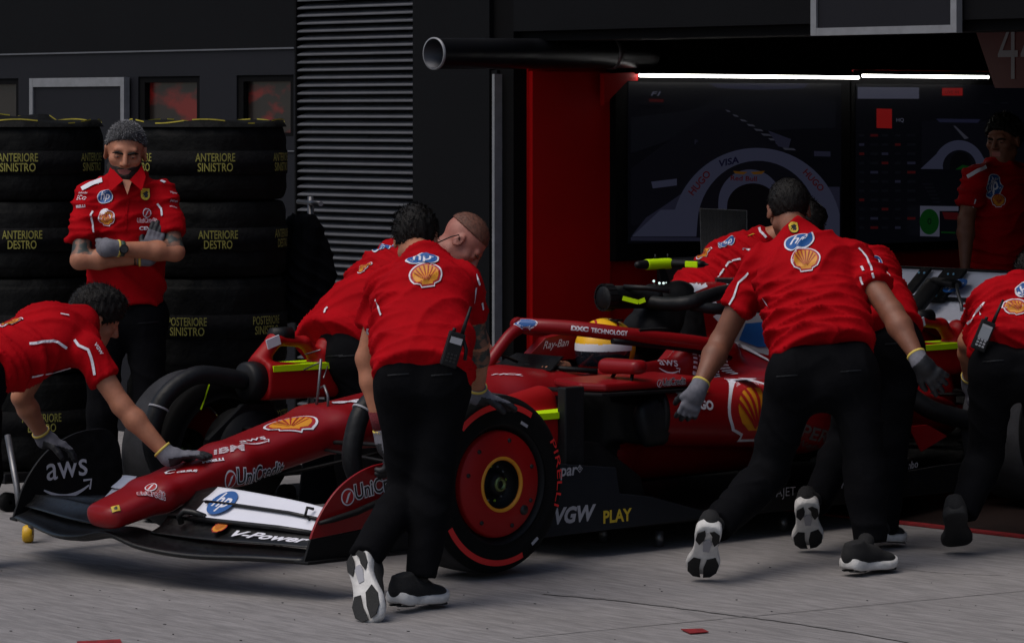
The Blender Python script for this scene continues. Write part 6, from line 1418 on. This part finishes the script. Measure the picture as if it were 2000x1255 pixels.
# ------------------------------------------------------------------ man on the far side of the engine cover
def crewF():
    d = lambda x, y, D: at(x, y, D)
    J = dict(pel=d(1325, 610, 16.85), nk=d(1488, 470, 17.05), shL=d(1440, 490, 17.25), shR=d(1462, 520, 16.85), elR=d(1497, 620, 16.75), wrR=d(1398, 648, 16.45), elL=d(1500, 590, 17.3), wrL=d(1560, 650, 17.3),
             hipL=d(1330, 645, 17.0), hipR=d(1345, 645, 16.75), knL=d(1330, 800, 17.0), knR=d(1350, 800, 16.7), anL=d(1300, 930, 16.9), anR=d(1320, 930, 16.7))
    C = d(1560, 435, 17.0); fw = nrm(RT * .8 + FW * .3 + A(0, 0, -.4)); up = nrm(A(0, 0, .8) + RT * .4)
    P = person('man bending behind the engine cover with a yellow-cuffed glove on it', J, (C, fw, up), 'skin', sleeve=.62, gloves=(0, 1), seed=61, bulk=1.08,
               hands=[None, (nrm(-RT * 1.0 + A(0, 0, -.05)), A(0, 0, -1), -FW, .15)], foldamp=.018)
    fr = frame_of(fw, up); hair_cap(None, C, fr, 1.0, M['hair_dark'], parent=P['body'], h=.006, thick=.015)
    MB().lathe(C + fr[2] * .06 + fr[1] * .02, fr[2], [(0, .10), (.03, .098), (.06, .07), (.075, .001)], 30).build('cap', M['plastic'], P['body'])
    sh = P['shirt']
    decal(sh, 'shell_logo', L_shell(), (1364, 508), (1390, 484)); decal(sh, 'round_logo', L_hp(), (1404, 482), (1436, 464), ysc=.6); seam(sh, 'piping', [(1452, 486), (1470, 490), (1478, 496)], .010); seam(sh, 'piping', [(1404, 540), (1424, 512), (1448, 505)], .010)
    seam(sh, 'collar_mark', [(1480, 440), (1486, 452), (1496, 464)], .012); seam(sh, 'shoulder_mark', [(1462, 462), (1472, 458)], .010, 'gold')
    wd = nrm(J['wrR'] - J['elR']); MB().lathe(J['wrR'] - wd * .10, wd, [(-.012, .034), (-.012, .040), (.012, .040), (.012, .034)], 22).build('wristband', M['plastic'], P['body'])
crewF()

# ------------------------------------------------------------------ man half hidden behind the big pusher
def crewH():
    d = lambda x, y, D: at(x, y, D)
    J = dict(pel=d(1730, 655, 14.85), nk=d(1640, 500, 15.25), shL=d(1590, 540, 15.30), shR=d(1722, 540, 15.15), elL=d(1560, 640, 15.3), wrL=d(1540, 700, 15.35), elR=d(1745, 640, 15.3), wrR=d(1740, 710, 15.5),
             hipL=d(1690, 690, 14.9), hipR=d(1760, 685, 14.9), knL=d(1650, 860, 15.1), knR=d(1740, 860, 14.85), anL=d(1592, 985, 14.72), anR=d(1725, 1040, 14.85))
    J['pel'] = d(1722, 668, 14.85)
    C = d(1572, 450, 15.40); fw = nrm(FW * .8 + A(0, 0, -.4)); up = nrm(A(0, 0, .8) + FW * .4)
    P = person('crew member mostly hidden behind the large man, heel of one shoe raised', J, (C, fw, up), 'skin_dark', sleeve=.62, gloves=(0, 0), arms=(1, 1), seed=71, bulk=1.08,
               shoes=[(d(1578, 990, 14.50), d(1580, 1082, 14.72), nrm(FW * 1.0 + A(0, 0, .8))), (d(1700, 1080, 14.75), d(1756, 1082, 14.95), A(0, 0, 1))])
    fr = frame_of(fw, up); hair_cap(None, C, fr, 1.0, M['hair_dark'], parent=P['body'], h=.006)
    decal(P['shirt'], 'shell_logo', L_shell(), (1705, 548), (1738, 538)); decal(P['shirt'], 'round_logo', L_hp(), (1700, 516), (1722, 510))
crewH()

# ------------------------------------------------------------------ pusher at the right edge
def crewI():
    d = lambda x, y, D: at(x, y, D)
    J = dict(pel=d(1985, 700, 14.55), nk=d(1992, 560, 15.0), shL=d(1928, 596, 14.95), shR=d(2070, 596, 14.95), elL=d(1892, 668, 14.98), wrL=d(1895, 745, 15.2), elR=d(2110, 680, 15), wrR=d(2110, 760, 15.2),
             hipL=d(1938, 730, 14.6), hipR=d(2030, 730, 14.6), knL=d(1925, 890, 14.72), knR=d(2050, 890, 14.9), anL=d(1880, 1005, 14.60), anR=d(2090, 1040, 14.7))
    C = d(1995, 500, 15.3); C = d(2020, 545, 15.3); fw = nrm(FW * .7 + A(0, 0, -.7)); up = nrm(A(0, 0, .6) + FW * .6)
    P = person('crew member at the right edge bending away, phone-like radio at his waist', J, (C, fw, up), 'skin', sleeve=.55, gloves=(1, 1), seed=81, bulk=1.08,
               hands=[(A(0, 0, -1) + FW * .3, RT, FW, .5), (A(0, 0, -1), -RT, FW, .5)],
               shoes=[(d(1868, 1010, 14.44), d(1872, 1078, 14.68), nrm(FW * 1.0 + A(0, 0, .8)), dict(white=False)), (d(2090, 1076, 14.7), d(2140, 1076, 14.8), A(0, 0, 1), dict(white=False))])
    fr = frame_of(fw, up); hair_cap(None, C, fr, 1.0, M['hair_dark'], parent=P['body'], h=.006)
    sh = P['shirt']; decal(sh, 'shell_logo', L_shell(), (1960, 605), (2006, 597)); decal(sh, 'round_logo', L_hp(), (1982, 574), (2030, 566), ysc=.8)
    seam(sh, 'sleeve_piping', [(1923, 590), (1910, 605), (1900, 622), (1890, 632)], .010); seam(sh, 'piping', [(1912, 600), (1916, 616)], .008)
    radio(P['root'], d(1920, 655, 14.50), nrm(A(0, 0, 1) + RT * .42), -FW, True)
crewI()

# ------------------------------------------------------------------ man in the shade of the garage
def crewJ():
    d = lambda x, y, D=18.6: at(x, y, D)
    J = dict(pel=d(1945, 540), nk=d(1955, 325), shL=d(2025, 350, 18.8), shR=d(1905, 350, 18.45), elR=d(1887, 430, 18.4), wrR=d(1885, 520, 18.35), elL=d(2040, 430, 18.8), wrL=d(2040, 520, 18.8),
             hipL=d(1985, 565), hipR=d(1915, 565, 18.5), knL=d(1985, 730), knR=d(1915, 730, 18.5), anL=d(1985, 880), anR=d(1915, 880, 18.5))
    C = d(1960, 275, 18.6); fw = nrm(-RT * .55 - FW * .8 + A(0, 0, -.1)); up = A(0, 0, 1)
    P = person('man standing in the dim garage in front of the data screen', J, (C, fw, up), 'skin_dark', sleeve=.65, gloves=(0, 0), hands=[(A(0, 0, -1), RT, -FW, .4), (A(0, 0, -1), RT, -FW, .4)], seed=91, bulk=1.05, headscale=1.05,
               shoes=[(d(1985, 905, 18.7), d(1975, 910, 18.4), A(0, 0, 1), dict(white=False)), (d(1915, 905, 18.6), d(1900, 910, 18.3), A(0, 0, 1), dict(white=False))], hd_fine=.006)
    fr = frame_of(fw, up); hair_cap(None, C, fr, 1.05, M['hair_dark'], front=(.088, .070), nape=(-.09, -.05), thick=.018, noise=.004, parent=P['body'], h=.006); eyes(P['body'], C, fr, 1.05)
    sh = P['shirt']; decal(sh, 'round_logo', L_hp(), (1927, 362), (1956, 362)); decal(sh, 'shell_logo', L_shell(), (1935, 392), (1964, 392)); seam(sh, 'sleeve_piping', [(1905, 390), (1900, 405), (1903, 430)], .008); seam(sh, 'shoulder_stripe', [(1890, 345), (1910, 333), (1925, 326)], .02)
crewJ()
